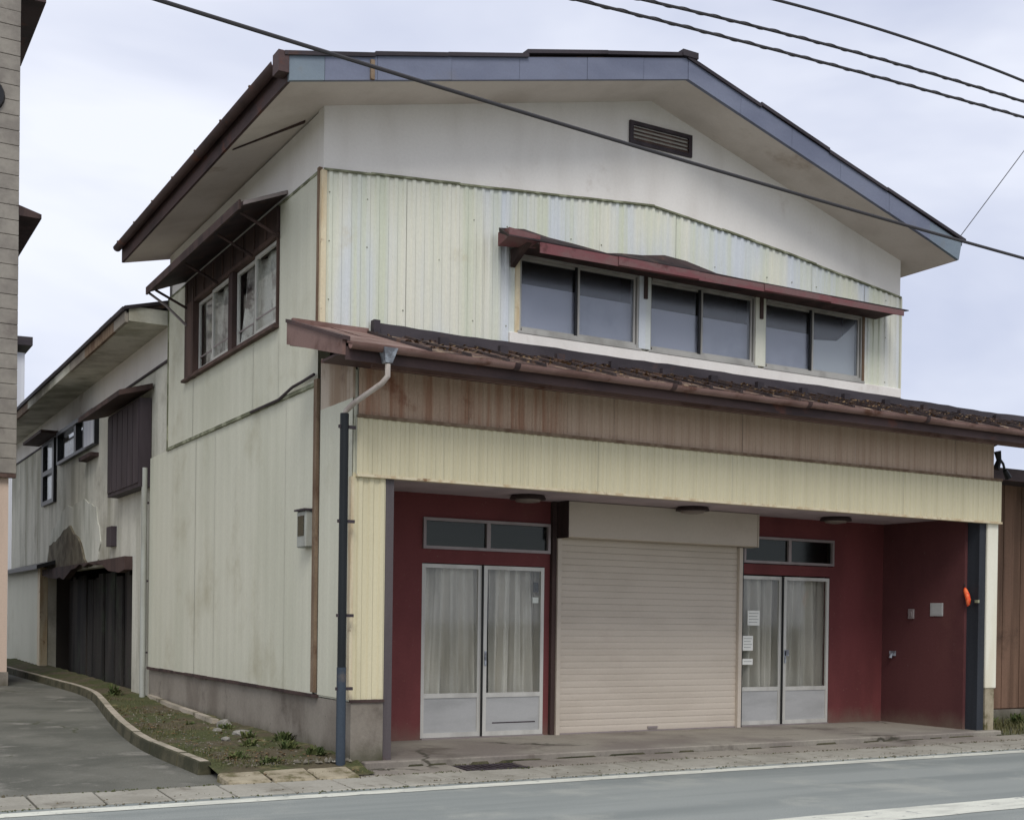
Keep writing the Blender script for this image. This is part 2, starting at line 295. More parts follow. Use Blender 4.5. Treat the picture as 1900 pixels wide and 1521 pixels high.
def curtain(Tm, x0, x1, z0, z1, y, parent, m='curtain', seed=0, folds=7, gather=0.0, amp=.035):
    r = random.Random(seed); n = 110; vs_ = []; fs_ = []; ph = [r.uniform(0, 6.28) for _ in range(4)]; rows = 8
    for j in range(rows + 1):
        t = j / rows; z = z1 + (z0 - z1) * t
        for i in range(n + 1):
            u = i / n
            x = x0 + (x1 - x0) * (u + gather * math.sin(math.pi * u * 2 + ph[0]) * t * .4)
            q_ = math.sin(u * folds * 6.28 + ph[1] + t * .8 * math.sin(u * 5 + ph[2]) + .7 * math.sin(u * 7 + ph[0]))
            d = amp * 1.6 * ((abs(q_) ** .6) * (1 if q_ > 0 else -1) + .45 * math.sin(u * folds * 2.3 * 6.28 + ph[3] + t)) * (.55 + .5 * t)
            vs_.append((x, y + d, z))
    for j in range(rows):
        for i in range(n):
            a = j * (n + 1) + i; fs_.append((a, a + 1, a + n + 2, a + n + 1))
    b = MB(Tm).add(vs_, fs_); return b.obj('curtain', m, parent, smooth=True)

# ================================================================== SETTING
b = MB(); b.add([(-400, -400, -.03), (400, -400, -.03), (400, 600, -.03), (-400, 600, -.03)], [(0, 1, 2, 3)]); b.obj('ground', 'ground', origin=(0, 0, -.03), kind='structure')
b = MB(); b.add([(-300, -16, 0), (300, -16, 0), (300, -2.02, 0), (-300, -2.02, 0)], [(0, 1, 2, 3)]); b.obj('road', 'asphalt', origin=(0, -8, 0), kind='structure')
def strip(name, y0, y1, x0=-120, x1=120, z=.004, m='paint'):
    r = random.Random(5); n = int((x1 - x0) / .25); vs_ = []; fs_ = []
    for i in range(n + 1):
        x = x0 + (x1 - x0) * i / n
        vs_ += [(x, y0 + r.uniform(-.008, .008), z), (x, y1 + r.uniform(-.008, .008), z)]
        if i: fs_.append((2 * i - 2, 2 * i, 2 * i + 1, 2 * i - 1))
    return MB().add(vs_, fs_).obj(name, m, kind='structure')
strip('edge_line', -2.36, -2.17)
strip('centre_line', -5.3, -4.86)
# sheet of old concrete between gutter and house, driveway
gz = lambda y: .01 + .012 * max(0, min(y, 25) + 1.2)
b = MB(); vs_ = []; fs_ = []
ys = [-1.45, -1.0, 0, 1, 2, 4, 6, 8, 10, 12, 14, 16, 18, 20, 22, 25, 32]
for i, y in enumerate(ys):
    vs_ += [(-14, y, gz(y)), (.05, y, gz(y))]
    if i: fs_.append((2 * i - 2, 2 * i - 1, 2 * i + 1, 2 * i))
b.add(vs_, fs_).obj('driveway', 'drive', origin=(-5, 0, 0), kind='structure')

# street gutter of concrete blocks
gut = bpy.data.objects.new('street_gutter', None); COL.objects.link(gut); gut['kind'] = 'structure'; gut.location = (0, -1.75, 0); WORLD[gut] = Vector((0, -1.75, 0))
me_list = []
for q in range(4):
    r = random.Random(q); bb = MB(); c = lambda: r.uniform(-.006, .006)
    x0, x1, y0, y1, z1 = .008, .512, -2.03, -1.47, .03
    bb.hexa([(x0, y0, -.02), (x1, y0, -.02), (x1, y1, -.02), (x0, y1, -.02), (x0 + c(), y0 + c(), .012 + c() * .3), (x1 + c(), y0 + c(), .012), (x1 + c(), y1 + c(), z1), (x0 + c(), y1 + c(), z1 + c() * .3)])
    me_list.append(bb)
blk = []
for i in range(-12, 34):
    x = i * .52 + .09
    if i < -12 + 4:
        bb = me_list[i + 12]; bb.v = [v + Vector((x, 0, 0)) for v in bb.v]; o = bb.obj('gutter_block', 'block', gut, bevel=.008); blk.append((o, x))
    else:
        s_, sx = blk[(i * 7) % 4]; o = s_.copy(); COL.objects.link(o); o.parent = gut; o.location = s_.location + Vector((x - sx, 0, random.uniform(-.003, .003)))
# drain grate patch in front of the porch
b = MB()
for k in range(9): b.box(1.02 + k * .075, 1.06 + k * .075, -1.42, -1.1, .02, .034)
b.box(1.0, 1.70, -1.44, -1.41, .02, .036); b.box(1.0, 1.70, -1.11, -1.08, .02, .036); b.box(.99, 1.71, -1.45, -1.07, .016, .022)
T(b.obj('drain_grate', 'dark_metal'), 'dark steel drain grate let into the pavement below the left doors', 'grate')
# pavement between gutter and porch: broken concrete pieces
pav = bpy.data.objects.new('pavement', None); COL.objects.link(pav); pav['kind'] = 'structure'; pav.location = (4, -1.2, 0); WORLD[pav] = Vector((4, -1.2, 0))
r = random.Random(3); x = -1.15
while x < 16:
    w = r.uniform(1.2, 2.2)
    if x < 1.0 < x + w: w = 1.0 - x - .0
    if abs(x - 1.0) < .01: x = 1.72; continue
    c = lambda a=.012: r.uniform(-a, a)
    MB().hexa([(x + .006, -1.46, -.02), (x + w - .006, -1.46, -.02), (x + w - .006, -1.03, -.02), (x + .006, -1.03, -.02),
               (x + .006 + c(), -1.46, .026 + c(.004)), (x + w - .006 + c(), -1.46, .026 + c(.004)), (x + w - .006 + c(), -1.045 + c(), .044 + c(.004)), (x + .006, -1.045 + c(), .044 + c(.004))]).obj('paving_slab', 'slab', pav, bevel=.01)
    x += w

# kerb along the driveway
KP = [(-.95, 20.5), (-.82, 16.0), (-.64, 12.84), (-.5, 9.96), (-.5, 8.87), (-.66, 7.4), (-.9, 5.76), (-1.12, 4.1), (-1.27, 2.88), (-1.36, 1.77), (-1.39, .73), (-1.35, -.17), (-1.35, -1.02)]
ker = bpy.data.objects.new('kerb', None); COL.objects.link(ker); ker['kind'] = 'structure'; ker.location = (-1.3, 0, 0); WORLD[ker] = Vector((-1.3, 0, 0))
dense = []
for (x0, y0), (x1, y1) in zip(KP, KP[1:]):
    n = max(1, round(math.hypot(x1 - x0, y1 - y0) / .12))
    dense += [(x0 + (x1 - x0) * k / n, y0 + (y1 - y0) * k / n) for k in range(n)]
dense.append(KP[-1])
def sm(p, k=6):
    q = []
    for i in range(len(p)):
        a = p[max(0, i - k):i + k + 1]; q.append((sum(v[0] for v in a) / len(a), sum(v[1] for v in a) / len(a)))
    return q
dense = sm(dense) + [KP[-1]]
i = 0; r = random.Random(8)
while i < len(dense) - 2:
    j = min(i + 9, len(dense) - 1); seg = dense[i:j + 1]; bb = MB(); vs_ = []; fs_ = []
    dz = r.uniform(-.004, .004); dn = r.uniform(-.004, .004)
    for k, (x, y) in enumerate(seg):
        a = seg[max(0, k - 1)]; c = seg[min(len(seg) - 1, k + 1)]; d = Vector((c[0] - a[0], c[1] - a[1], 0)).normalized(); n = Vector((-d.y, d.x, 0))
        sh = .004 if k == 0 else (-.004 if k == len(seg) - 1 else 0)
        p = Vector((x, y, 0)) + n * dn + d * sh; z = gz(y)
        vs_ += [p - n * .07 + Vector((0, 0, z - .03)), p - n * .055 + Vector((0, 0, z + .13 + dz)), p + n * .055 + Vector((0, 0, z + .13 + dz)), p + n * .07 + Vector((0, 0, z - .03))]
        if k:
            o = 4 * k
            fs_ += [(o - 4 + q, o + q, o + (q + 1) % 4, o - 4 + (q + 1) % 4) for q in range(4)]
    fs_ += [(0, 1, 2, 3), tuple(4 * (len(seg) - 1) + q for q in (3, 2, 1, 0))]
    ko = bb.add([tuple(v) for v in vs_], fs_).obj('kerb_block', ['kerb', 'kerb_dark'], ker, bevel=.012); i = j
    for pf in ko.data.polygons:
        if abs(pf.normal.z) < .5: pf.material_index = 1  # side faces take a darker tone than the top

# soil bed between kerb and house
b = MB(); vs_ = []; fs_ = []; nx, r = 16, random.Random(2)
rows = [p for p in dense if p[1] > -1.45][::2] + [(-1.38, -1.2), (-1.3, -1.4)]
for i, (x, y) in enumerate(rows):
    xe = .1 if y > -.9 else .05
    for k in range(nx + 1):
        u = k / nx; h = .085 + .05 * u + r.uniform(-.012, .014)
        if y < -.95: h = .05 - .02 * (y < -1.3) + r.uniform(-.005, .01)
        vs_.append((x + .03 + (xe - x - .03) * u, y, gz(y) + h))
        if i and k:
            a = (i - 1) * (nx + 1) + k; fs_.append((a - 1, a, a + nx + 1, a + nx))
b.add(vs_, fs_).obj('soil_bed', 'soil', kind='structure', smooth=True)

# grass and moss tufts on the bed
def blades(b, x, y, z, h, r, w=.006, lean=.5):
    a = r.uniform(0, 6.28); l = r.uniform(.1, lean) * h; dx, dy = math.cos(a), math.sin(a)
    px, py = -dy * w, dx * w
    b.add([(x - px, y - py, z), (x + px, y + py, z), (x + dx * l * .4 + px * .7, y + dy * l * .4 + py * .7, z + h * .6), (x + dx * l * .4 - px * .7, y + dy * l * .4 - py * .7, z + h * .6), (x + dx * l, y + dy * l, z + h)], [(0, 1, 2, 3), (3, 2, 4)])
def bedz(x, y): return gz(y) + (.11 if y > -.95 else .045)
b = MB(); r = random.Random(4)
for _ in range(9000):
    y = -1.35 + 9.5 * r.random() ** 1.4
    kx = lerp([(q[1], q[0]) for q in reversed(rows)], y) if True else -1
    x = kx + .05 + ( .0 - kx) * r.random() ** .8
    if math.sin(x * 3.1 + 1) * math.sin(y * 2.3 + x) + r.uniform(-.5, .5) < -.1: continue
    blades(b, x, y, bedz(x, y) - .02, r.uniform(.015, .05), r, .005)
b.obj('moss_grass', 'grass', kind='stuff', label='low mossy grass on the bed between kerb and side wall')
def weed(x, y, n, h, seed, label, m='weed', z=None):
    b = MB(); r = random.Random(seed); z = bedz(x, y) if z is None else z
    for _ in range(n):
        a = r.uniform(0, 6.28); el = r.uniform(.3, 1.4); ln = h * r.uniform(.5, 1); d = Vector((math.cos(a) * math.cos(el), math.sin(a) * math.cos(el), math.sin(el)))
        s_ = d.cross(Vector((0, 0, 1))).normalized() * r.uniform(.008, .02); p = Vector((x + r.uniform(-.06, .06), y + r.uniform(-.06, .06), z - .02))
        q = p + d * ln * .6; e_ = p + d * ln + Vector((0, 0, -ln * .25))
        b.add([tuple(p), tuple(q + s_), tuple(e_), tuple(q - s_)], [(0, 1, 2, 3)])
    return T(b.obj('weed', m), label, 'weed', 'weeds at the foot of the side wall')
weed(-.28, .1, 70, .2, 1, 'low dark weed at the stained wall foot just left of the black downpipe')
weed(-.22, -.55, 80, .2, 2, 'dark weed clump crowding the foot of the black downpipe')
weed(-.55, .55, 60, .16, 3, 'green weed in the middle of the mossy bed, left of the stained wall foot')
weed(-.35, 1.2, 60, .18, 4, 'scrubby weed among pale stones below the base wall')
weed(-.3, 2.2, 50, .15, 5, 'small weed behind the pale stones at the wall foot')
weed(-.95, -.35, 60, .13, 6, 'flat bright green weed near the street end of the kerb')
weed(-.1, .75, 80, .22, 8, 'taller dark weed against the base wall beside the scrubby one')
weed(-.75, -.75, 70, .12, 9, 'flat weed between the yellowed edging blocks and the downpipe')
weed(-.5, 2.9, 50, .1, 10, 'low weed in the moss halfway up the bed')
weed(-.35, 7.9, 80, .3, 7, 'straggly dark plant by the dark carport opening')
def stone(x, y, s_, seed, label):
    b = bmesh.new(); bmesh.ops.create_icosphere(b, subdivisions=2, radius=s_); r = random.Random(seed); f = Vector((r.uniform(.8, 1.4), r.uniform(.7, 1.1), r.uniform(.5, .7)))
    for v in b.verts: v.co = Vector((v.co.x * f.x, v.co.y * f.y, v.co.z * f.z)) * r.uniform(.85, 1.12)
    me = bpy.data.meshes.new('stone'); b.to_mesh(me); b.free(); me.materials.append(M['stone']); o = bpy.data.objects.new('stone', me); COL.objects.link(o)
    o.location = (x, y, bedz(x, y) + s_ * .25); T(o, label, 'stone', 'stones at the foot of the side wall')
stone(-.22, 2.5, .11, 1, 'largest pale stone leaning on the base wall')
stone(-.3, 1.55, .085, 2, 'pale stone lying just streetward of the largest one')
stone(-.45, 2.0, .06, 3, 'small pale stone in front of the two bigger stones')
stone(-.12, 3.3, .05, 4, 'small pale stone touching the wall behind the largest stone')
stone(-.62, 1.1, .05, 5, 'small grey stone out in the moss nearest the kerb')
b = MB()
r = random.Random(61)
def peb(b, x, y, z, s_):
    p = [Vector((x + s_ * r.uniform(.6, 1.3) * math.cos(q * 1.57 + .4), y + s_ * r.uniform(.6, 1.3) * math.sin(q * 1.57 + .4), z)) for q in range(4)]; t = Vector((x, y, z + s_ * r.uniform(.5, 1)))
    b.add([tuple(q) for q in p] + [tuple(t)], [(0, 1, 4), (1, 2, 4), (2, 3, 4), (3, 0, 4)])
gb = MB()
for _ in range(1600):
    y = -1.1 + 6.5 * r.random() ** 1.6; u = r.random() ** 1.5; x = -.02 - 1.15 * u; kx = lerp([(q[1], q[0]) for q in reversed(rows)], y)
    if x < kx + .06: continue
    peb(gb, x, y, bedz(x, y) - .008, r.uniform(.008, .04) if u < .45 else r.uniform(.006, .018))
gb.obj('gravel', 'gravel', kind='stuff')
gb = MB()
for _ in range(2600):
    x = r.uniform(-6, 12); y = -2.03 + r.choice([-1, 1]) * abs(r.gauss(0, .05)) - .02 if r.random() < .5 else -1.46 + r.gauss(0, .03)
    if r.random() < .25: x = r.uniform(.1, 9.2); y = -1.0 + r.gauss(0, .02)
    peb(gb, x, y, .004 if y < -2 else .03, r.uniform(.004, .014))
gb.obj('grit', 'soil', kind='stuff')
lb = MB()
for _ in range(260):
    y = -1.3 + 7 * r.random() ** 1.5; x = -.05 - 1.2 * r.random(); kx = lerp([(q[1], q[0]) for q in reversed(rows)], y)
    if x < kx + .05: continue
    s_ = r.uniform(.015, .04); a = r.uniform(0, 6.28); z = bedz(x, y) + .012
    lb.add([(x + s_ * math.cos(a), y + s_ * math.sin(a), z), (x + s_ * .5 * math.cos(a + 1.6), y + s_ * .5 * math.sin(a + 1.6), z + .012), (x - s_ * math.cos(a), y - s_ * math.sin(a), z + .004), (x - s_ * .5 * math.cos(a + 1.6), y - s_ * .5 * math.sin(a + 1.6), z + .01)], [(0, 1, 2, 3)])
lb.obj('leaf_litter', 'lip_leaf', kind='stuff')
pp = [(.02, 7.1), (-.1, 5.5), (-.14, 4.2), (-.2, 2.9)]
for (x0, y0), (x1, y1) in zip(pp, pp[1:]): b.hexa([(x0 - .06, y0, gz(y0)), (x0 + .04, y0, gz(y0)), (x1 + .04, y1, gz(y1)), (x1 - .06, y1, gz(y1)), (x0 - .05, y0, gz(y0) + .17), (x0 + .03, y0, gz(y0) + .17), (x1 + .03, y1, gz(y1) + .17), (x1 - .05, y1, gz(y1) + .17)])
b.obj('footing', 'kerb', kind='structure')
# yellowed concrete lip at the street end of the bed
r = random.Random(9); x = -1.38
lip = bpy.data.objects.new('bed_edging', None); COL.objects.link(lip); lip['kind'] = 'structure'; lip.location = (-.8, -1.3, 0); WORLD[lip] = Vector((-.8, -1.3, 0))
M['lip'] = mat('lip', lin(160, 150, 128), lin(130, 120, 98), (4, 4, 4), (.38, .62), lin(92, 88, 56), 4, .5, .64, .1, rough=.95, bump=.3)
for k in range(3):
    w = .42; MB().hexa([(x, -1.5, -.01), (x + w - .01, -1.5, -.01), (x + w - .01, -1.12, -.01), (x, -1.12, -.01), (x + .01, -1.48, .05 + r.uniform(0, .02)), (x + w - .02, -1.49, .045), (x + w - .02, -1.14, .085 + r.uniform(0, .02)), (x + .01, -1.13, .09)]).obj('edging_block', 'lip', lip, bevel=.015); x += w

# ================================================================== THE HOUSE
H = thing('shop_house', 'two storey house with gabled front, pale metal siding and a red walled shop porch', 'house', (4.2, 3, 0))
zt = [(0, 6.10), (2.0, 6.27), (4.21, 6.46), (6.2, 6.24), (8.33, 5.95)]      # top of siding
zs = [(-.63, 6.595), (4.12, 7.69), (8.71, 6.34)]                            # soffit (underside)
ztop = [(-.63, 6.83), (4.12, 7.93), (8.71, 6.58)]                           # top of bargeboard
WX = 8.33
# ---- structural walls (solid, behind the cladding)
b = MB()
b.prism([(0.03, 4.3), (WX - .0, 4.3), (WX - .0, 4.74), (.03, 4.74)], 'y', .02, .16)
b.prism([(.03, 4.74), (2.33, 4.74), (2.33, 5.62), (.03, 5.62)], 'y', .02, .16)
b.prism([(7.62, 4.74), (WX, 4.74), (WX, 5.62), (7.62, 5.62)], 'y', .02, .16)
b.prism([(.03, 5.62), (WX, 5.62), (WX, 5.9), (.03, 5.9)], 'y', .02, .16)
b.obj('wall', 'siding_side', H)
# gable plaster
pl = MB(); pts = [(.0, 5.9), (WX, 5.9)] + [(x, lerp(zs, x) + .03) for x in (WX, 4.12, 0.0)]
pl.prism(pts, 'y', .0, .16).obj('gable_plaster', 'plaster', H)
# side and back walls, with openings for the side windows
b = MB(side())    # local x = -Y ; y = +X
b.box(-1.33, -.17, .02, .16, 3.0, 6.1); b.box(-6.15, -4.78, .02, .16, 3.0, 6.1); b.box(-4.78, -1.33, .02, .16, 3.0, 4.78); b.box(-4.78, -1.33, .02, .16, 5.78, 6.1)
b.box(-7.2, -.0, .02, .16, .69, 3.0); b.box(-7.2, -6.15, .02, .16, 3.0, 3.9)
b.obj('side_wall', 'siding_side', H)
b = MB(); b.box(0.0, .16, .16, 6.15, 6.1, 6.72); b.obj('side_plaster', 'plaster', H)
b = MB(); b.box(WX - .16, WX, .16, 6.15, 3.0, 6.38); b.box(.0, WX, 6.0, 6.15, 3.0, 6.4); b.obj('far_wall', 'siding_side', H)
b = MB(); b.prism([(.0, 6.4), (WX, 6.4), (4.12, 7.66)], 'y', 6.0, 6.15); b.obj('rear_gable', 'plaster', H)
# rooms: dark floor, ceiling, partition
b = MB(); b.box(.17, WX - .17, .17, 5.99, 4.35, 4.45); b.box(.17, WX - .17, .17, 5.99, 5.95, 6.02); b.box(.2, WX - .2, 5.5, 5.6, 4.45, 5.95); b.obj('interior', 'room', H)

# ---- upper front siding: pressed sheets
PX = [0.0, .93, 1.86, 2.30, 3.4, 4.5, 5.6, 6.7, 7.64, WX]
for a, c in zip(PX, PX[1:]):
    g = MB(); j = random.uniform(-.003, .003)
    if a >= 2.29 and c <= 7.65:
        ribbed(g, a + .002, c - .002, con(5.60), lambda x: lerp(zt, x) - .01, .105, .014, -.004 + j)
    else:
        ribbed(g, a + .002, c - .002, con(4.5), lambda x: lerp(zt, x) - .01, .105, .014, -.004 + j)
    g.obj('siding_panel', 'siding', H)
nb = MB(); r = random.Random(17)
for x_ in [.06 + .42 * k for k in range(20)]:
    for z_ in (4.75, 5.35, 5.85):
        if (2.2 < x_ < 7.7 and z_ < 5.8): continue
        if r.random() < .45: continue
        nb.box(x_ - .005, x_ + .005, -.026, -.012, z_ + .006, z_ + .017)
nb.obj('nail', 'trim_green', H, kind='stuff')
# pale board under the windows
MB().box(2.2, WX, -.045, .015, 4.575, 4.70).obj('apron_board', 'plaster', H, bevel=.006)
# weathered drip trim over the siding
r = random.Random(1); X = [i * WX / 16 for i in range(17)]
for a, c in zip(X, X[1:]):
    z0, z1 = lerp(zt, a), lerp(zt, c); d = r.uniform(-.006, .006)
    MB().hexa([(a, -.034, z0 - .022 + d), (c, -.034, z1 - .022 + d), (c, .0, z1 - .022), (a, .0, z0 - .022), (a, -.034, z0 + .0 + d), (c, -.034, z1 + .0 + d), (c, .0, z1 + .008), (a, .0, z0 + .008)]).obj('drip_trim', 'trim_green', H)
# corner posts / trims
MB().box(-.03, .03, -.03, .03, 4.5, 6.08).obj('corner_trim', 'trim_yellow', H, bevel=.006)
MB().box(-.038, .0, .03, .085, 4.5, 6.12).obj('corner_trim', 'rust', H)
MB().box(WX - .012, WX + .012, -.03, .03, 4.55, 5.93).obj('corner_trim', 'siding_side', H)
# ---- louvre vent in the gable
v = MB(); x0, x1 = 3.80, 4.72
def vz(x): return -.0 * x
v.box(x0, x1, -.03, .0, 7.35, 7.395); v.box(x0, x1, -.03, .0, 7.13, 7.17); v.box(x0, x0 + .05, -.03, .0, 7.17, 7.35); v.box(x1 - .05, x1, -.03, .0, 7.17, 7.35)
vo = v.obj('vent', 'dark_metal', H)
for k in range(4): MB().hexa([(x0 + .05, -.026, 7.175 + k * .044), (x1 - .05, -.026, 7.175 + k * .044), (x1 - .05, -.004, 7.2 + k * .044), (x0 + .05, -.004, 7.2 + k * .044), (x0 + .05, -.026, 7.183 + k * .044), (x1 - .05, -.026, 7.183 + k * .044), (x1 - .05, -.004, 7.208 + k * .044), (x0 + .05, -.004, 7.208 + k * .044)]).obj('slat', 'brown_frame', vo)

# ---- upper front windows
for i, (a, c) in enumerate([(2.33, 3.96), (4.13, 5.755), (5.92, 7.61)]):
    f = MB(); f.box(a, a + .018, -.02, .1, 4.73, 5.6); f.box(c - .018, c, -.02, .1, 4.73, 5.6); f.box(a + .018, a + .03, .03, .1, 4.765, 5.565); f.box(c - .03, c - .018, .03, .1, 4.765, 5.565); f.box(a + .03, c - .03, -.03, .1, 4.73, 4.765); f.box(a + .03, c - .03, -.03, .1, 5.565, 5.6)
    w_ = f.obj('window', 'alu_win', H)
    MB().box(a - .03, c + .03, -.05, .0, 4.702, 4.728).obj('sill', 'alu_win', w_)
    m = (a + c) / 2
    sash(ID, a + .032, m - .0, 4.767, 5.563, .035, w_, 'alu_win', .024, glass='glass_frost')
    sash(ID, m - .025, c - .032, 4.767, 5.563, .0, w_, 'alu_win', .024, glass='glass_frost')
    MB().box(m - .052, m - .0255, .012, .034, 4.77, 5.56).obj('stile_shade', 'black', w_)  # black strip put in as the shade beside the meeting stile
    zb_ = 5.30 - .02 * i
    r = random.Random(90 + i)
    MB().box(a + .04, m - .004, .075, .085, 4.74, zb_ + r.uniform(-.03, .05)).obj('pale_panel', 'pale_panel', w_)  # pale panel added to imitate the lighter lower reflection in the glass
    if i < 2: MB().box(m + .0, c - .04, .078, .088, 4.74, zb_ + r.uniform(-.04, .03)).obj('pale_panel', 'pale_panel', w_)
    else: MB().prism([(m, 4.74), (c - .04, 4.74), (c - .04, 5.5), (c - .18, 5.38), (c - .36, 5.24), (m, 5.2)], 'y', .078, .088).obj('pale_panel', 'paper', w_)  # slanting bright reflection in the last pane, built as a pale sheet
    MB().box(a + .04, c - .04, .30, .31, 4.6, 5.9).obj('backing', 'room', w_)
for a, c in ((3.962, 4.128), (5.757, 5.918)):
    MB().box(a, c, -.035, .02, 4.73, 5.6).obj('mullion_board', 'siding', H)
    MB().box((a + c) / 2 - .022, (a + c) / 2 + .022, -.06, -.036, 5.32, 5.6).obj('bracket', 'dark_wood', H)
MB().box(7.612, 7.65, -.03, .02, 4.7, 5.6).obj('mullion_board', 'rust', H)
MB().box(2.27, 2.328, -.03, .02, 4.7, 5.6).obj('mullion_board', 'trim_yellow', H)

# ---- sagging tin canopy over the front windows
can = MB(); n = 19; r = random.Random(6); vs_ = []; fs_ = []
wave = lambda x: .09 * math.exp(-((x - 2.4) / .5) ** 2) + .02 * math.sin(x * 9) * math.exp(-((x - 3.2) / .8) ** 2) + .11 * math.exp(-((x - 4.25) / .45) ** 2) + .03 * math.exp(-((x - 4.6) / .15) ** 2) - .02 * math.exp(-((x - 5.6) / .6) ** 2)
for i in range(n + 1):
    x = 2.05 + (8.0 - 2.05) * i / n; w_ = wave(x) + r.uniform(-.004, .004); xf = x - .12 * (1 - i / n)
    zf = 5.61 + .015 * (x - 2) / 6
    vs_ += [(x + .03, .0, 5.74 + w_ * .7), (xf, -.24, 5.70 + w_ * .95), (xf, -.46, zf + .012), (xf, -.46, zf), (x + .03, .0, 5.70 + w_ * .5 - .02)]
    if i:
        o = 5 * i; fs_ += [(o - 5 + k, o + k, o + (k + 1) % 5, o - 5 + (k + 1) % 5) for k in range(5)]
fs_ += [(0, 1, 2, 3, 4), tuple(5 * n + k for k in (4, 3, 2, 1, 0))]
co = can.add(vs_, fs_).obj('canopy', 'canopy_top', H)
XS = [2.32, 3.35, 4.5, 5.5, 6.6, 7.9]
for i, (a, c) in enumerate(zip(XS, XS[1:])):
    d = .012 * (i % 2)
    MB().hexa([(a, -.475 - d, 5.485 + .012 * i + d), (c - .004, -.475 - d, 5.497 + .012 * i + d), (c - .004, -.461, 5.497 + .012 * i), (a, -.461, 5.485 + .012 * i), (a, -.475 - d, 5.60 + .003 * i), (c - .004, -.475 - d, 5.603 + .003 * i), (c - .004, -.461, 5.605 + .003 * i), (a, -.461, 5.60 + .003 * i)]).obj('canopy_fascia', 'canopy_red', co)
MB().hexa([(1.95, -.44, 5.62), (2.34, -.44, 5.60), (2.36, -.30, 5.58), (2.0, -.1, 5.60), (1.95, -.44, 5.71), (2.34, -.44, 5.68), (2.36, -.30, 5.66), (2.0, -.1, 5.75)]).obj('canopy_end', 'canopy_red', co)
MB().prism([(-.40, 5.60), (-.03, 5.62), (-.03, 5.42)], 'x', 2.2, 2.26).obj('bracket', 'dark_wood', co)
MB().box(2.3, 7.85, -.45, -.02, 5.585, 5.60).obj('canopy_soffit', 'dark_wood', co)

# ---- main roof
def roofslab(x0, z0, x1, z1, y0, y1, t, name, m, parent=H):
    return MB().hexa([(x0, y0, z0 - t), (x1, y0, z1 - t), (x1, y1, z1 - t), (x0, y1, z0 - t), (x0, y0, z0), (x1, y0, z1), (x1, y1, z1), (x0, y1, z0)]).obj(name, m, parent)
roof = roofslab(-.66, 6.845, 4.12, 7.945, -.68, 6.45, .05, 'roof', 'roof')
roofslab(4.12, 7.945, 8.74, 6.595, -.68, 6.45, .05, 'roof_slope', 'roof', roof)
# standing seams on the slopes
for k in range(15):
    y = -.5 + k * .46
    MB().hexa([(-.66, y, 6.845), (4.1, y, 7.945), (4.1, y + .03, 7.945), (-.66, y + .03, 6.845), (-.66, y, 6.885), (4.1, y, 7.985), (4.1, y + .03, 7.985), (-.66, y + .03, 6.885)]).obj('roof_seam', 'roof', roof)
    MB().hexa([(4.14, y, 7.94), (8.74, y, 6.595), (8.74, y + .03, 6.595), (4.14, y + .03, 7.94), (4.14, y, 7.98), (8.74, y, 6.635), (8.74, y + .03, 6.635), (4.14, y + .03, 7.98)]).obj('roof_seam', 'roof', roof)
roofslab(-.6, 6.615, 4.12, 7.705, -.66, 6.42, .015, 'soffit', 'soffit', roof)
roofslab(4.12, 7.705, 8.68, 6.36, -.66, 6.42, .015, 'soffit', 'soffit', roof)
# bargeboard in sheets
r = random.Random(12)
for side_, xs in (('l', [-.63, -.27, .28, 1.1, 1.9, 2.75, 3.5, 4.12]), ('r', [4.12, 4.9, 5.7, 6.5, 7.35, 8.1, 8.71])):
    for i, (a, c) in enumerate(zip(xs, xs[1:])):
        d = r.uniform(0, .008); za, zc = lerp(ztop, a), lerp(ztop, c); ba, bc = lerp(zs, a), lerp(zs, c); e_ = .05 if (side_ == 'r' and i == 5) else 0
        MB().hexa([(a + .002, -.70 - d, ba), (c - .002 - e_, -.70 - d, bc), (c - .002 - e_, -.66, bc), (a + .002, -.66, ba), (a + .002, -.70 - d, za), (c - .002, -.70 - d, zc), (c - .002, -.66, zc), (a + .002, -.66, za)]).obj('bargeboard', 'barge_teal' if (side_ == 'l' and i == 0) or (side_ == 'r' and i == 5) else 'barge', roof)
for xs, lift in (([-.68, .25, 1.05, 2.0], 0), ([1.98, 3.0, 4.15], .04), ([4.1, 5.2, 6.3, 7.3, 8.76], .01)):
    for a, c in zip(xs, xs[1:]):
        d = lift + r.uniform(-.008, .012); za, zc = lerp(ztop, a) + d, lerp(ztop, c) + d + r.uniform(-.006, .006)
        MB().hexa([(a, -.73, za - .012), (c, -.73, zc - .012), (c, -.55, zc), (a, -.55, za), (a, -.73, za + .028), (c, -.73, zc + .028), (c, -.55, zc + .03), (a, -.55, za + .03)]).obj('edge_cap', 'cap', roof)
MB().box(4.02, 4.24, -.74, 6.46, 7.93, 8.0).obj('ridge_cap', 'cap', roof)
MB().box(.20, .24, -.735, -.70, 6.79, 6.98).obj('cable_bracket', 'rust', roof)
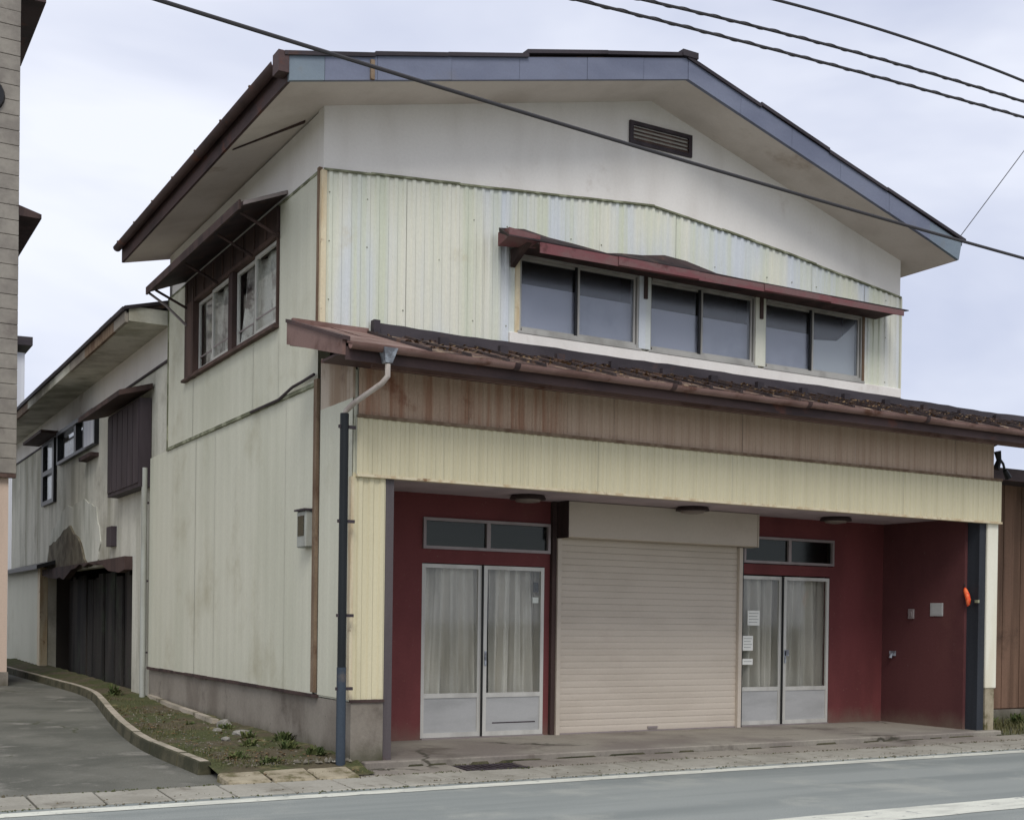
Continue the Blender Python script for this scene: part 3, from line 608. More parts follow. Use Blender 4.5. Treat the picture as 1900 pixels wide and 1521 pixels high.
# left eave: fascia and gutter
MB().hexa([(-.63, -.66, 6.60), (-.60, -.66, 6.60), (-.60, 6.42, 6.60), (-.63, 6.42, 6.60), (-.63, -.66, 6.80), (-.60, -.66, 6.80), (-.60, 6.42, 6.80), (-.63, 6.42, 6.80)]).obj('fascia', 'gutter_dark', roof)
def gutter_prof(x, z, r_=.06):   # half round, open top, in XZ
    o_ = [(x + r_ * math.cos(math.pi + math.pi * k / 8), z + r_ * math.sin(math.pi + math.pi * k / 8)) for k in range(9)]
    i_ = [(x + (r_ - .008) * math.cos(math.pi + math.pi * k / 8), z + (r_ - .008) * math.sin(math.pi + math.pi * k / 8)) for k in range(8, -1, -1)]
    return o_ + i_
MB().prism(gutter_prof(-.70, 6.80), 'y', -.55, 6.4).obj('gutter', 'gutter_dark', roof, smooth=True)
MB().box(-.74, -.635, -.72, -.55, 6.66, 6.86).obj('gutter_end', 'gutter_dark', roof)
for k in range(7):
    MB().box(-.765, -.63, .1 + k, .13 + k, 6.80, 6.815).obj('gutter_bracket', 'rust', roof)
MB().hexa([(-.55, 1.3, 6.60), (-.05, .42, 6.70), (-.05, .46, 6.70), (-.55, 1.34, 6.60), (-.55, 1.3, 6.63), (-.05, .42, 6.73), (-.05, .46, 6.73), (-.55, 1.34, 6.63)]).obj('soffit_batten', 'dark_wood', roof)

# ---- side cladding
def side_sheets(y0, y1, zb, zt_, step=.9, m='siding_side', name='siding_panel', x=0.0, pitch=.3, dep=.0025):
    y = y0
    while y < y1 - .01:
        e_ = min(y + step, y1); g = MB(side(0, x)); ribbed(g, -e_ + .0015, -y - .0015, con(zb), con(zt_), pitch, dep, -.002 - random.uniform(0, .004)); g.obj(name, m, H); y = e_
side_sheets(.085, 1.31, 3.93, 6.09, 1.3)
side_sheets(4.82, 6.13, 3.93, 6.09, 1.32)
side_sheets(1.31, 4.82, 3.93, 4.76, .9)
side_sheets(.13, 7.2, .70, 3.89, .9)
MB().box(-.028, .0, .12, 6.15, 3.885, 3.925).obj('belt_trim', 'trim_green', H)
# kink of the belt trim beside the porch
MB(side()).tube([(-2.2, -.035, 3.90), (-1.2, -.04, 3.90), (-.75, -.04, 3.97), (-.45, -.04, 3.98), (-.1, -.04, 4.0)], .016, 6).obj('belt_trim', 'dark_metal', H)
MB().box(-.012, .0, .08, 6.15, 6.085, 6.115).obj('belt_trim', 'trim_green', H)
MB().box(-.02, .02, 6.13, 6.17, 3.9, 6.1).obj('corner_trim', 'trim_green', H)
MB().box(-.035, .0, .03, .12, .72, 3.95).obj('corner_trim', 'rust', H)
# base wall
b = MB(side()); b.box(-7.2, .0, .012, .3, 0, .668); b.obj('base_wall', 'concrete', H)
r = random.Random(3); y = .0
while y < 7.2:
    w_ = min(r.uniform(.35, .8), 7.2 - y)
    MB().box(-.03, .03, y, y + w_ - .004, .668 + r.uniform(-.008, .004), .70 + r.uniform(-.004, .006)).obj('drip_edge', 'dark_wood', H); y += w_

# ---- side window with its canopy
sw = MB(side()); w0, w1 = -4.78, -1.33
sw.box(w0 - .0, w0 + .07, -.05, .1, 4.72, 5.95); sw.box(w1 - .03, w1, -.03, .1, 4.76, 5.8); sw.box(w0 + .07, w1 - .03, -.04, .1, 4.76, 4.79); sw.box(w0 + .07, w1 - .03, -.04, .1, 5.745, 5.79)
so_ = sw.obj('side_window', 'brown_frame', H)
MB(side()).box(w0 - .42, w0 - .002, -.03, .02, 4.74, 6.0).obj('frame_board', 'brown_frame', so_)
MB(side()).box(w0 - .45, w1 + .02, -.07, .0, 4.725, 4.757).obj('sill', 'brown_frame', so_)
MB(side()).box(-3.16, -3.0, -.03, .08, 4.79, 5.745).obj('mullion', 'dark_wood', so_)
MB(side()).box(w0 - .4, w1, -.035, .02, 5.792, 6.09).obj('head_board', 'dark_wood', so_)
for k in range(9): MB(side()).box(w0 - .3 + k * .42, w0 - .27 + k * .42, -.05, -.036, 5.80, 6.05).obj('batten', 'brown_frame', so_)
for a, c in ((-4.70, -3.17), (-2.99, -1.37)):
    m_ = (a + c) / 2
    sash(side(), a, m_ + .02, 4.80, 5.735, .03, so_, 'alu', .04, glass='glass')
    sash(side(), m_ - .02, c, 4.80, 5.735, -.002, so_, 'alu', .04, glass='glass')
    MB(side()).box(m_ - .02, c - .03, .006, .012, 4.98, 5.0).obj('glazing_bar', 'alu_dull', so_)
    MB(side()).box(a + .03, m_ - .02, .038, .044, 4.98, 5.0).obj('glazing_bar', 'alu_dull', so_)
    curtain(side(), a + .1, c - .2, 4.82, 5.72, .10, so_, 'lace', int(-a * 10), 3, .5, .02)
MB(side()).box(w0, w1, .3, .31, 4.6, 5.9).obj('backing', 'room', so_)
c_ = MB(side()); c_.hexa([(-5.3, -.52, 5.93), (-1.1, -.52, 5.93), (-1.1, .0, 6.15), (-5.3, .0, 6.15), (-5.3, -.52, 5.98), (-1.1, -.52, 5.98), (-1.1, .0, 6.2), (-5.3, .0, 6.2)])
cs = c_.obj('side_canopy', 'canopy_top', H)
MB(side()).box(-5.3, -1.1, -.545, -.521, 5.90, 6.0).obj('canopy_fascia', 'dark_wood', cs)
MB(side()).hexa([(-1.099, -.5, 5.945), (-1.075, -.5, 5.945), (-1.075, .0, 6.155), (-1.099, .0, 6.155), (-1.099, -.5, 5.985), (-1.075, -.5, 5.985), (-1.075, .0, 6.19), (-1.099, .0, 6.19)]).obj('canopy_verge', 'alu_dull', cs)
for y in (-5.1, -3.6, -2.2, -1.3):
    MB(side()).prism([(-.0, 6.12), (-.46, 5.93), (.0, 5.72)], 'x', y, y + .04).obj('bracket', 'dark_wood', cs) if False else MB(side()).tube([(y, -.46, 5.93), (y, -.03, 5.74)], .018, 6).obj('bracket', 'dark_wood', cs)
MB(side()).tube([(-5.3, -.5, 5.93), (-5.15, -.3, 5.75), (-5.1, -.03, 5.5)], .02, 6).obj('bracket', 'alu_dull', cs)

# ================================================================== PORCH (part of the house)
PY = -.87; FY = -.9; YD = .8; PR = 9.33
# pier left
g = MB(); ribbed(g, .0, .35, con(.70), con(2.9), .115, .014, PY); g.obj('pier_siding', 'yellow_rib', H)
g = MB(side()); ribbed(g, .0, -PY, con(.70), con(3.62), .3, .003, -.004); g.obj('pier_side', 'siding_side', H)
g = MB(); g.prism([(-.87, 3.62), (-.0, 3.62), (-.0, 4.15), (-.87, 3.92)], 'x', -.003, .02); g.obj('pier_side', 'stain_side', H)
MB().box(.01, .35, PY + .015, -.0, .68, 3.9).obj('pier_core', 'siding_side', H)
MB().box(.005, .345, PY - .012, .01, .0, .671).obj('pier_base', 'concrete', H)
MB().box(-.01, .35, PY - .03, PY, .672, .70).obj('drip_edge', 'dark_wood', H)
MB().box(-.02, .012, PY - .016, PY + .05, .70, 2.86).obj('corner_trim', 'trim_yellow', H)
MB().box(.352, .44, PY + .0, PY + .1, .0, 2.9).obj('steel_column', 'steel', H)
# right pier
MB().box(9.11, 9.32, PY - .0, .9, .66, 2.9).obj('pier_siding', 'cream', H, bevel=.01)
MB().box(9.12, 9.29, PY + .012, .9, .0, .66).obj('pier_base', 'lip', H)
MB().box(8.98, 9.108, PY + .03, PY + .22, .1, 2.93).obj('steel_column', 'darkblue', H)
# ground floor side/back walls
MB().box(9.04, PR - .05, -.6, 6.0, .0, 3.9).obj('far_wall', 'siding_side', H)
# ribbed bands over the opening
def band(y, x0, x1, z0, z1, m, step, pitch=.098, dep=.011, name='band_panel'):
    x = x0
    while x < x1 - .01:
        e_ = min(x + step, x1); g = MB(); ribbed(g, x + .001, e_ - .001, con(z0), con(z1), pitch, dep, y - random.uniform(0, .003)); g.obj(name, 'brown_rust' if (m == 'brown_rib' and x < 2.4) else m, H); x = e_
band(FY - .0, .03, PR, 2.885, 3.43, 'yellow_rib', .93, name='fascia_panel')
band(FY + .03, .05, 9.19, 3.46, 3.92, 'brown_rib', .6, name='band_panel')
MB().box(.04, PR - .01, FY - .025, FY + .03, 3.43, 3.462).obj('band_trim', 'rust', H)
MB().box(.03, PR, FY - .022, FY + .06, 2.86, 2.886).obj('band_trim', 'trim_yellow', H)
MB().box(.03, PR - .0, FY + .012, FY + .10, 2.887, 3.43).obj('beam', 'siding_side', H)
MB().box(.05, 9.19, FY + .045, FY + .12, 3.462, 3.93).obj('beam', 'siding_side', H)
MB().box(PR - .02, PR + .0, FY + .1, -.5, 2.9, 3.43).obj('beam', 'yellow_rib', H)
# porch ceiling, floor step
MB().box(.36, 9.04, FY + .11, YD, 2.935, 2.96).obj('porch_ceiling', 'ceiling', H)
MB().box(.12, PR - .02, -.98, 1.0, -.02, .10).obj('porch_floor', 'slab', H, bevel=.012)
r = random.Random(40); x = .12
while x < 9.3:
    w_ = r.uniform(.2, .7)
    if r.random() < .8: z_ = .045 + r.uniform(0, .012); MB().hexa([(x, -.99, .0), (min(x + w_, 9.3), -.99, .0), (min(x + w_, 9.3), -.979, .0), (x, -.979, .0), (x + w_ * .2, -.985, z_), (min(x + w_ * .85, 9.3), -.985, z_ * r.uniform(.8, 1.1)), (min(x + w_ * .85, 9.3), -.979, z_), (x + w_ * .2, -.979, z_)]).obj('gap_line', 'kerb_dark', H)  # dark strips along the gap at the slab's front foot
    x += w_
# red walls at the back of the porch (around shutter and doors)
doorsX = [(1.57, 3.20), (6.31, 7.88)]
def redbox(x0, x1, z0, z1): MB().box(x0, x1, YD, YD + .1, z0, z1).obj('red_wall', 'red_wall', H)
redbox(.36, 1.56, .10, 2.935); redbox(1.56, 3.28, 2.14, 2.30); redbox(1.56, 3.28, 2.66, 2.935); redbox(3.20, 3.28, .10, 2.14)
redbox(6.31, 7.95, 2.15, 2.29); redbox(6.31, 7.95, 2.66, 2.935); redbox(7.89, 7.95, .10, 2.15); redbox(7.95, 8.93, .10, 2.935)
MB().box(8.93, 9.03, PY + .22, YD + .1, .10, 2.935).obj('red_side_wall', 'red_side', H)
MB().box(3.285, 3.345, YD - .05, YD + .1, .10, 2.935).obj('door_post', 'dark_wood', H)
MB().box(6.25, 6.305, YD - .03, YD + .1, .10, 2.9).obj('door_post', 'black', H)
# shop room behind
MB().box(.36, 9.0, 2.6, 2.7, .0, 2.93).obj('interior', 'room', H)
MB().box(.36, 9.0, .95, 2.6, .05, .09).obj('interior', 'room', H)
MB().box(.36, 9.0, .92, 2.6, 2.98, 3.02).obj('interior', 'room', H)
# transoms and doors
for i, (a, c) in enumerate([(1.56, 3.27), (6.31, 7.945)]):
    f = MB(); f.box(a, a + .035, YD - .03, YD + .06, 2.30, 2.66); f.box(c - .035, c, YD - .03, YD + .06, 2.30, 2.66); f.box(a + .035, c - .035, YD - .03, YD + .06, 2.30, 2.335); f.box(a + .035, c - .035, YD - .03, YD + .06, 2.625, 2.66)
    m_ = (a + c) / 2; f.box(m_ - .025, m_ + .025, YD - .025, YD + .06, 2.335, 2.625)
    t_ = f.obj('transom_window', 'alu_dull', H)
    MB().box(a + .035, m_ - .025, YD + .01, YD + .015, 2.335, 2.625).obj('pane', 'glass_dark', t_)
    MB().box(m_ + .025, c - .035, YD + .01, YD + .015, 2.335, 2.625).obj('pane', 'glass_dark', t_)
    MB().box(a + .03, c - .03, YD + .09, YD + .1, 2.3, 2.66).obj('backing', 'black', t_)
for i, (a, c) in enumerate(doorsX):
    m_ = (a + c) / 2 + (-.03 if i == 0 else -.06)
    d_ = sash(ID, a, m_, .115, 2.13, YD + .03, H, 'alu' if i == 0 else 'alu', .045, 'sliding_door', kick=.60)
    e_ = sash(ID, m_ + .015, c, .115, 2.13, YD - .004, H, 'alu', .045, 'sliding_door', kick=.60)
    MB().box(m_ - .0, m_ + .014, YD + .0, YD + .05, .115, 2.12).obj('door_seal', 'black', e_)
    MB().box(m_ + .028, m_ + .05, YD - .02, YD - .004, .95, 1.12).obj('handle', 'zinc', e_)
    if i == 0:
        curtain(ID, a + .04, m_ + .16, .5, 2.12, YD + .17, d_, 'curtain', 5, 4.0, .15, .035)
        curtain(ID, m_ + .18, c + .04, .5, 2.12, YD + .17, e_, 'curtain', 9, 4.4, .12, .035)
        MB().box(c - .13, c - .06, YD + .03, YD + .04, 1.83, 1.95).obj('latch_box', 'black', e_)
        MB().box(c - .14, c - .06, YD + .03, YD + .04, 1.70, 1.77).obj('latch_tag', 'paper', e_)
        MB().box(m_ + .15, c - .1, YD + .005, YD + .012, .26, .275).obj('scratch', 'dark_metal', e_)
    else:
        M['curtain2'] = mat('curtain2', lin(200, 194, 184), lin(168, 162, 152), (3, 3, .5), (.4, .7), None, fine=.04, rough=.95, bump=0)
        curtain(ID, a + .06, m_ + .16, .5, 2.12, YD + .17, d_, 'curtain2', 15, 4.2, .12, .04)
        curtain(ID, m_ + .18, c + .16, .5, 2.12, YD + .17, e_, 'curtain2', 19, 3.2, .1, .03)
        MB().box(m_ + .02, m_ + .10, YD - .02, YD - .008, 1.05, 1.13).obj('lock', 'zinc', e_)
    MB().box(a - .0, c, YD - .03, YD + .1, .08, .112).obj('door_track', 'alu_dull', e_)
# shutter with its box
sh = MB(); sh.box(3.346, 3.40, YD - .08, YD + .05, .10, 2.49); sh.box(6.19, 6.248, YD - .08, YD + .05, .10, 2.49); sh = sh.obj('roller_shutter', 'shutter', H)
nz = 30; r = random.Random(2)
prof = [(0, 0), (0, .002), (-.002, .012), (-.003, .05), (-.001, .07), (.004, .0785), (.012, .07), (.012, .004)]
for k in range(nz):
    z = .115 + k * .0795; y = YD - .03 + r.uniform(-.0012, .0012)
    MB().prism([(y + p[0], z + p[1]) for p in prof], 'x', 3.402, 6.188).obj('slat', 'shutter', sh)
MB().box(3.402, 6.188, YD - .045, YD - .012, .10, .114).obj('bottom_bar', 'alu_dull', sh)
MB().box(4.75, 4.90, YD - .05, YD - .034, .13, .16).obj('lock_plate', 'alu_dull', sh)
hb = MB(); hb.box(3.37, 6.33, .53, .80, 2.50, 2.93); hb.obj('shutter_box', 'shutter', H, bevel=.006)
MB().box(3.355, 3.369, .52, .80, 2.49, 2.932).obj('shutter_box_end', 'dark_wood', H)
MB().box(6.331, 6.345, .52, .80, 2.49, 2.932).obj('shutter_box_end', 'shutter', H)

# ---- lean-to roof over the porch
slope = lambda y: 4.47 + .306 * y    # top of sheet metal, y <= 0
X0, X1 = -.34, 11.0
base = MB().hexa([(X0, -1.5, slope(-1.5) - .05), (X1, -1.5, slope(-1.5) - .05), (X1, -.0, slope(0) - .05), (X0, -.0, slope(0) - .05), (X0, -1.5, slope(-1.5) - .02), (X1, -1.5, slope(-1.5) - .02), (X1, -.0, slope(0) - .02), (X0, -.0, slope(0) - .02)]).obj('porch_roof', 'roof', H)
r = random.Random(21); x = X0; step = .42
while x < X1 - .01:
    e_ = min(x + step, X1); d = r.uniform(0, .012); d2 = r.uniform(0, .01)
    m_ = 'gutter' if x < .4 else 'roof_dirt'
    for a, c in ((-1.52, -.76), (-.77, -.03)):
        dd = d + (.008 if a > -1 else 0)
        MB().hexa([(x + .004, a, slope(a) - .018 + dd), (e_ - .004, a, slope(a) - .018 + d2), (e_ - .004, c, slope(c) - .018 + d2), (x + .004, c, slope(c) - .018 + dd), (x + .004, a, slope(a) + .002 + dd), (e_ - .004, a, slope(a) + .002 + d2), (e_ - .004, c, slope(c) + .002 + d2), (x + .004, c, slope(c) + .002 + dd)]).obj('roof_sheet', m_, base)
    if .3 < e_ < X1:
        MB().hexa([(e_ - .02, -1.53, slope(-1.53)), (e_ + .02, -1.53, slope(-1.53)), (e_ + .02, -.04, slope(-.04)), (e_ - .02, -.04, slope(-.04)), (e_ - .016, -1.53, slope(-1.53) + .035), (e_ + .016, -1.53, slope(-1.53) + .035), (e_ + .016, -.04, slope(-.04) + .035), (e_ - .016, -.04, slope(-.04) + .035)]).obj('batten', 'roof', base)
    x = e_
# snow guards
for k in range(14):
    x = 1.2 + k * .72
    MB().box(x - .05, x + .05, -.42, -.36, slope(-.4), slope(-.4) + .09).obj('snow_guard', 'cap', base)
# leaves and grit lying on the sheets
b = MB(); r = random.Random(33)
for _ in range(650):
    x = r.uniform(.5, 10.9); y = -1.45 + 1.3 * r.random(); s_ = r.uniform(.012, .035); a = r.uniform(0, 6.28); z = slope(y) + .012
    b.add([(x + s_ * math.cos(a + q * 1.57) * (1 if q % 2 else .6), y + s_ * math.sin(a + q * 1.57), z + r.uniform(0, .03)) for q in range(4)], [(0, 1, 2, 3)])
b.obj('debris', 'lip_leaf', base, kind='stuff')
# flashing against the wall, lifted and wavy
fl = MB(); vs_ = []; fs_ = []; n = 60; r = random.Random(7)
for i in range(n + 1):
    x = .55 + (X1 - .55) * i / n; h = 4.585 + .006 * math.sin(x * 3) + r.uniform(-.005, .005) - (0.008 * x if x > 8.3 else 0) * .3
    vs_ += [(x, -.07, 4.46), (x, -.045, h), (x, -.031 if x < WX else -.02, h), (x, -.031 if x < WX else -.02, 4.42)]
    if i: o = 4 * i; fs_ += [(o - 4 + k, o + k, o + (k + 1) % 4, o - 4 + (k + 1) % 4) for k in range(4)]
fs_ += [(0, 1, 2, 3), tuple(4 * n + k for k in (3, 2, 1, 0))]
fl.add(vs_, fs_).obj('flashing', 'cap', base)
MB().box(.53, .60, -.12, -.03, 4.44, 4.60).obj('flashing_end', 'cap', base)
MB().box(X0 + .01, .5, -.05, -.0, 4.42, 4.515).obj('flashing', 'gutter', base)
# right part of the roof stands on a rear wall beyond the upper floor
MB().box(WX, PR - .05, .02, .1, 3.9, 4.42).obj('rear_upstand', 'siding_side', H)
MB().hexa([(WX, .0, 4.38), (X1, .0, 4.38), (X1, .9, 4.1), (WX, .9, 4.1), (WX, .0, 4.44), (X1, .0, 4.44), (X1, .9, 4.14), (WX, .9, 4.14)]).obj('rear_slope', 'roof', base)
# verge board on the left
MB().hexa([(X0 - .035, -1.5, 3.88), (X0 - .002, -1.5, 3.88), (X0 - .002, .0, 4.25), (X0 - .035, .0, 4.25), (X0 - .035, -1.5, slope(-1.5) + .01), (X0 - .002, -1.5, slope(-1.5) + .01), (X0 - .002, .0, slope(0) + .01), (X0 - .035, .0, slope(0) + .01)]).obj('verge_board', 'gutter', base)
MB().hexa([(X0 - .05, -1.53, slope(-1.5) + .0), (X0 + .03, -1.53, slope(-1.5) + .0), (X0 + .03, .0, slope(0)), (X0 - .05, .0, slope(0)), (X0 - .05, -1.53, slope(-1.5) + .035), (X0 + .03, -1.53, slope(-1.5) + .035), (X0 + .03, .0, slope(0) + .035), (X0 - .05, .0, slope(0) + .035)]).obj('verge_cap', 'gutter_dark', base)
MB().box(X0, .0, -.02, .0, 4.24, 4.42).obj('verge_back', 'gutter', base)
# soffit, fascia and gutter along the eave
MB().box(X0, X1, -1.48, FY + .02, 3.915, 3.94).obj('soffit', 'gutter_dark', base)
MB().box(X0, X1, -1.50, -1.478, 3.84, 3.985).obj('fascia', 'gutter_dark', base)
MB().box(.05, X1, -1.2, -1.16, 3.86, 3.914).obj('soffit_batten', 'gutter', base)
def gprofY(y, z, r_=.058):
    o_ = [(y + r_ * math.cos(math.pi + math.pi * k / 8), z + r_ * math.sin(math.pi + math.pi * k / 8)) for k in range(9)]
    i_ = [(y + (r_ - .008) * math.cos(math.pi + math.pi * k / 8), z + (r_ - .008) * math.sin(math.pi + math.pi * k / 8)) for k in range(8, -1, -1)]
    return o_ + i_
xs = [X0 + .02, 1.4, 3.3, 5.2, 7.1, 9.0, X1]
for i, (a, c) in enumerate(zip(xs, xs[1:])):
    MB().prism(gprofY(-1.565, 3.985 - .004 * (i % 3)), 'x', a, c - .005).obj('gutter', 'gutter', base, smooth=True)
    MB().prism(gprofY(-1.565, 3.985, .066), 'x', c - .03, c + .03).obj('gutter_joint', 'gutter_dark', base, smooth=True)

# ---- downpipe of the porch roof
dp = thing('downpipe', 'black rain downpipe with pale elbow running down the left corner of the porch', 'downpipe', (-.15, -1.0, 0))
MB().hexa([(.015, -1.59, 3.84), (.085, -1.59, 3.84), (.085, -1.51, 3.84), (.015, -1.51, 3.84), (-.02, -1.635, 3.97), (.12, -1.635, 3.97), (.12, -1.505, 3.97), (-.02, -1.505, 3.97)]).obj('hopper', 'zinc', dp)
MB().tube([(.05, -1.56, 3.83), (.05, -1.56, 3.72), (.02, -1.50, 3.66), (-.10, -1.12, 3.52), (-.13, -1.0, 3.46), (-.135, -.98, 3.40)], .026, 10).obj('elbow', 'pipe_pale', dp)
MB().tube([(-.135, -.98, 3.44), (-.135, -.98, 1.0)], .042, 12).obj('pipe', 'pipe_black', dp)
MB().tube([(-.135, -.98, 1.02), (-.135, -.98, .02)], .046, 12).obj('pipe', 'pipe_blue', dp)
for z in (3.3, 2.4, 1.5, .8):
    MB().box(-.19, -.02, -.99, -.96, z, z + .03).obj('bracket', 'dark_metal', dp)
# slim grey pipe at the rear end of the side wall
sp = thing('drain_pipe', 'slim pale grey drain pipe at the rear end of the side siding', 'drain pipe', (-.07, 7.28, .1))
MB().tube([(-.07, 7.27, 3.75), (-.07, 7.27, .12)], .045, 10).obj('pipe', 'pipe_grey', sp)
for z in (3.2, 2.0, .9): MB().box(-.10, .0, 7.25, 7.29, z, z + .03).obj('bracket', 'dark_metal', sp)
# meter box
mb_ = thing('meter_box', 'grey electric meter box on the side wall near the porch corner', 'meter', (-.07, .27, 2.22))
MB().box(-.10, -.01, .14, .40, 2.22, 2.60).obj('case', 'pipe_grey', mb_, bevel=.012)
MB().box(-.106, -.101, .18, .36, 2.34, 2.55).obj('window', 'glass_dark', mb_)
MB().box(-.125, -.01, .12, .42, 2.60, 2.62).obj('hood', 'dark_metal', mb_)

# ---- porch ceiling lamps
lamps = None
LB = [(2.66, .3, 'round ceiling lamp over the left doors'), (5.06, .3, 'round ceiling lamp in front of the shutter box'), (7.5, .3, 'round ceiling lamp over the right doors')]
for i, (x, y, lb) in enumerate(LB):
    if i == 0:
        t_ = thing('ceiling_lamp', 'dark rimmed ' + lb, 'ceiling lamp', (x, y, 2.93), 'lamps under the porch ceiling')
        n = 28; ring = lambda R_, z: [(x + R_ * math.cos(6.2832 * k / n), y + R_ * math.sin(6.2832 * k / n), z) for k in range(n)]
        def disc(b, rs):
            vs_ = [p for R_, z in rs for p in ring(R_, z)]; fs_ = [(i_ * n + k, i_ * n + (k + 1) % n, (i_ + 1) * n + (k + 1) % n, (i_ + 1) * n + k) for i_ in range(len(rs) - 1) for k in range(n)]
            fs_ += [tuple(range(n)), tuple(range((len(rs) - 1) * n, len(rs) * n))]
            return b.add(vs_, fs_)
        disc(MB(), [(.19, 2.934), (.21, 2.90), (.21, 2.885), (.16, 2.88)]).obj('rim', 'lamp_dark', t_, smooth=True)
        disc(MB(), [(.155, 2.884), (.14, 2.86), (.06, 2.848)]).obj('diffuser', 'lamp_glass', t_, smooth=True)
        lamps = t_
    else:
        c = lamps.copy(); COL.objects.link(c); c.location = (x, y, 2.93); c['label'] = 'dark rimmed ' + lb
        for ch in lamps.children: q = ch.copy(); COL.objects.link(q); q.parent = c

# ---- papers on the right door
def notice(x0, x1, z0, z1, label, y=None, lines=3):
    y = (YD + .039) if y is None else y
    t_ = thing('notice', label, 'notice', ((x0 + x1) / 2, y, z0), 'papers stuck to the right hand door')
    MB().box(x0, x1, y - .003, y - .0005, z0, z1).obj('sheet', 'paper', t_)
    b = MB()
    for k in range(lines):
        z = z1 - (k + 1) * (z1 - z0) / (lines + 1); b.box(x0 + .02, x1 - .02 - .02 * (k % 2), y - .0042, y - .0032, z, z + .006)
    b.obj('print', 'ink', t_)
notice(6.44, 6.65, 1.46, 1.66, 'topmost white paper on the left leaf of the right door', lines=4)
notice(6.36, 6.54, 1.12, 1.32, 'square pale green tinged paper below the topmost one', lines=4)
notice(6.36, 6.54, .93, 1.01, 'narrow white strip of paper lowest on the door glass', lines=1)
# ---- small things on the red side wall (faces -X)
b = MB(); b.box(8.918, 8.929, -.30, -.08, 1.62, 1.80); b.box(8.914, 8.918, -.29, -.10, 1.64, 1.79)
T(b.obj('wall_plate', 'alu_panel', bevel=.004), 'larger pale square plate on the red side wall of the porch', 'plate')
b = MB(); b.box(8.90, 8.929, .20, .30, 1.58, 1.72); b.box(8.89, 8.90, .22, .28, 1.61, 1.68)
T(b.obj('switch_box', 'alu_dull', bevel=.008), 'small grey switch box left of the larger plate on the red wall', 'switch')
b = MB(); b.tube([(8.93, .58, 1.08), (8.885, .58, 1.07), (8.87, .58, 1.02)], .022, 8); b.box(8.90, 8.929, .53, .63, 1.05, 1.12)
T(b.obj('wall_tap', 'zinc'), 'small pale tap low on the red side wall near the back corner', 'tap')
ot = thing('orange_ornament', 'small curved orange red ornament hanging beside the dark right column', 'ornament', (8.92, -.72, 1.78))
MB().tube([(8.915, -.67, 2.0), (8.905, -.685, 1.97), (8.90, -.72, 1.90), (8.90, -.74, 1.84), (8.905, -.735, 1.78), (8.91, -.72, 1.755)], [.012, .028, .036, .034, .024, .008], 10).obj('body', 'orange', ot)
MB().tube([(8.925, -.65, 2.06), (8.915, -.67, 2.0)], .006, 6).obj('cord', 'black', ot)
MB().box(8.95, 8.975, -.86, -.80, 1.80, 1.84).obj('clip', 'trim_green', ot)

# ================================================================== REAR WING
WG = thing('rear_wing', 'low stuccoed rear wing with mossy stains, long eave and dark carport opening', 'house wing', (3, 14, 0))
b = MB(side()); hole = (-16.4, -8.45)
def wb(a, c, z0, z1): b.box(-c, -a, .03, .2, z0, z1)
wb(7.2, 8.45, 0, 5.22); wb(6.17, 7.2, 3.9, 5.22); wb(8.45, 16.4, 2.35, 3.86); wb(16.4, 22, 0, 3.86)
wb(8.45, 15.5, 3.86, 4.6); wb(8.45, 11.3, 4.6, 5.22); wb(15.1, 15.5, 4.6, 5.22); wb(17.05, 22, 3.86, 5.22)
b.obj('wall', 'stucco', WG)
MB().box(.05, .2, 6.17, 22, 5.24, 5.80).obj('upper_wall', 'plaster', WG)
MB(side()).box(-22, -6.17, -.0, .05, 5.215, 5.245).obj('trim', 'dark_metal', WG)
MB().box(.2, 7, 21.8, 22, 0, 5.8).obj('back_wall', 'stucco', WG); MB().box(6.9, 7.1, 6.2, 22, 0, 5.8).obj('far_wall', 'stucco', WG)
MB().box(.9, 1.0, 6.2, 21.8, 3.0, 5.7).obj('interior', 'room', WG)
rw = MB().hexa([(-.6, 6.2, 5.83), (3.5, 6.2, 6.9), (3.5, 22.3, 6.9), (-.6, 22.3, 5.83), (-.6, 6.2, 5.90), (3.5, 6.2, 6.97), (3.5, 22.3, 6.97), (-.6, 22.3, 5.90)]).obj('roof', 'roof', WG)
MB().hexa([(3.5, 6.2, 6.9), (7.6, 6.2, 5.83), (7.6, 22.3, 5.83), (3.5, 22.3, 6.9), (3.5, 6.2, 6.97), (7.6, 6.2, 5.90), (7.6, 22.3, 5.90), (3.5, 22.3, 6.97)]).obj('roof_slope', 'roof', rw)
MB().hexa([(-.57, 6.2, 5.72), (.05, 6.2, 5.76), (.05, 22.2, 5.76), (-.57, 22.2, 5.72), (-.57, 6.2, 5.74), (.05, 6.2, 5.78), (.05, 22.2, 5.78), (-.57, 22.2, 5.74)]).obj('soffit', 'stucco', rw)
r = random.Random(14); y = 6.2
while y < 22:
    w_ = r.uniform(.7, 1.4)
    MB().hexa([(-.62, y, 5.70), (-.575, y, 5.70), (-.575, y + w_ - .01, 5.70), (-.62, y + w_ - .01, 5.70), (-.62, y, 5.85 + r.uniform(-.01, .01)), (-.575, y, 5.85), (-.575, y + w_ - .01, 5.85), (-.62, y + w_ - .01, 5.85 + r.uniform(-.01, .01))]).obj('fascia', r.choice(['stucco', 'concrete', 'rust', 'stucco']), rw)
    MB().box(-.66, -.5, y, y + w_ - .01, 5.855, 5.91 + r.uniform(0, .02)).obj('edge_tile', 'cap', rw); y += w_
MB().box(-.57, .03, 6.185, 6.21, 5.72, 5.93).obj('verge_board', 'stucco', rw)
MB().hexa([(-.64, 6.15, 5.87), (.02, 6.15, 6.04), (.02, 6.22, 6.04), (-.64, 6.22, 5.87), (-.64, 6.15, 5.92), (.02, 6.15, 6.09), (.02, 6.22, 6.09), (-.64, 6.22, 5.92)]).obj('verge_cap', 'cap', rw)
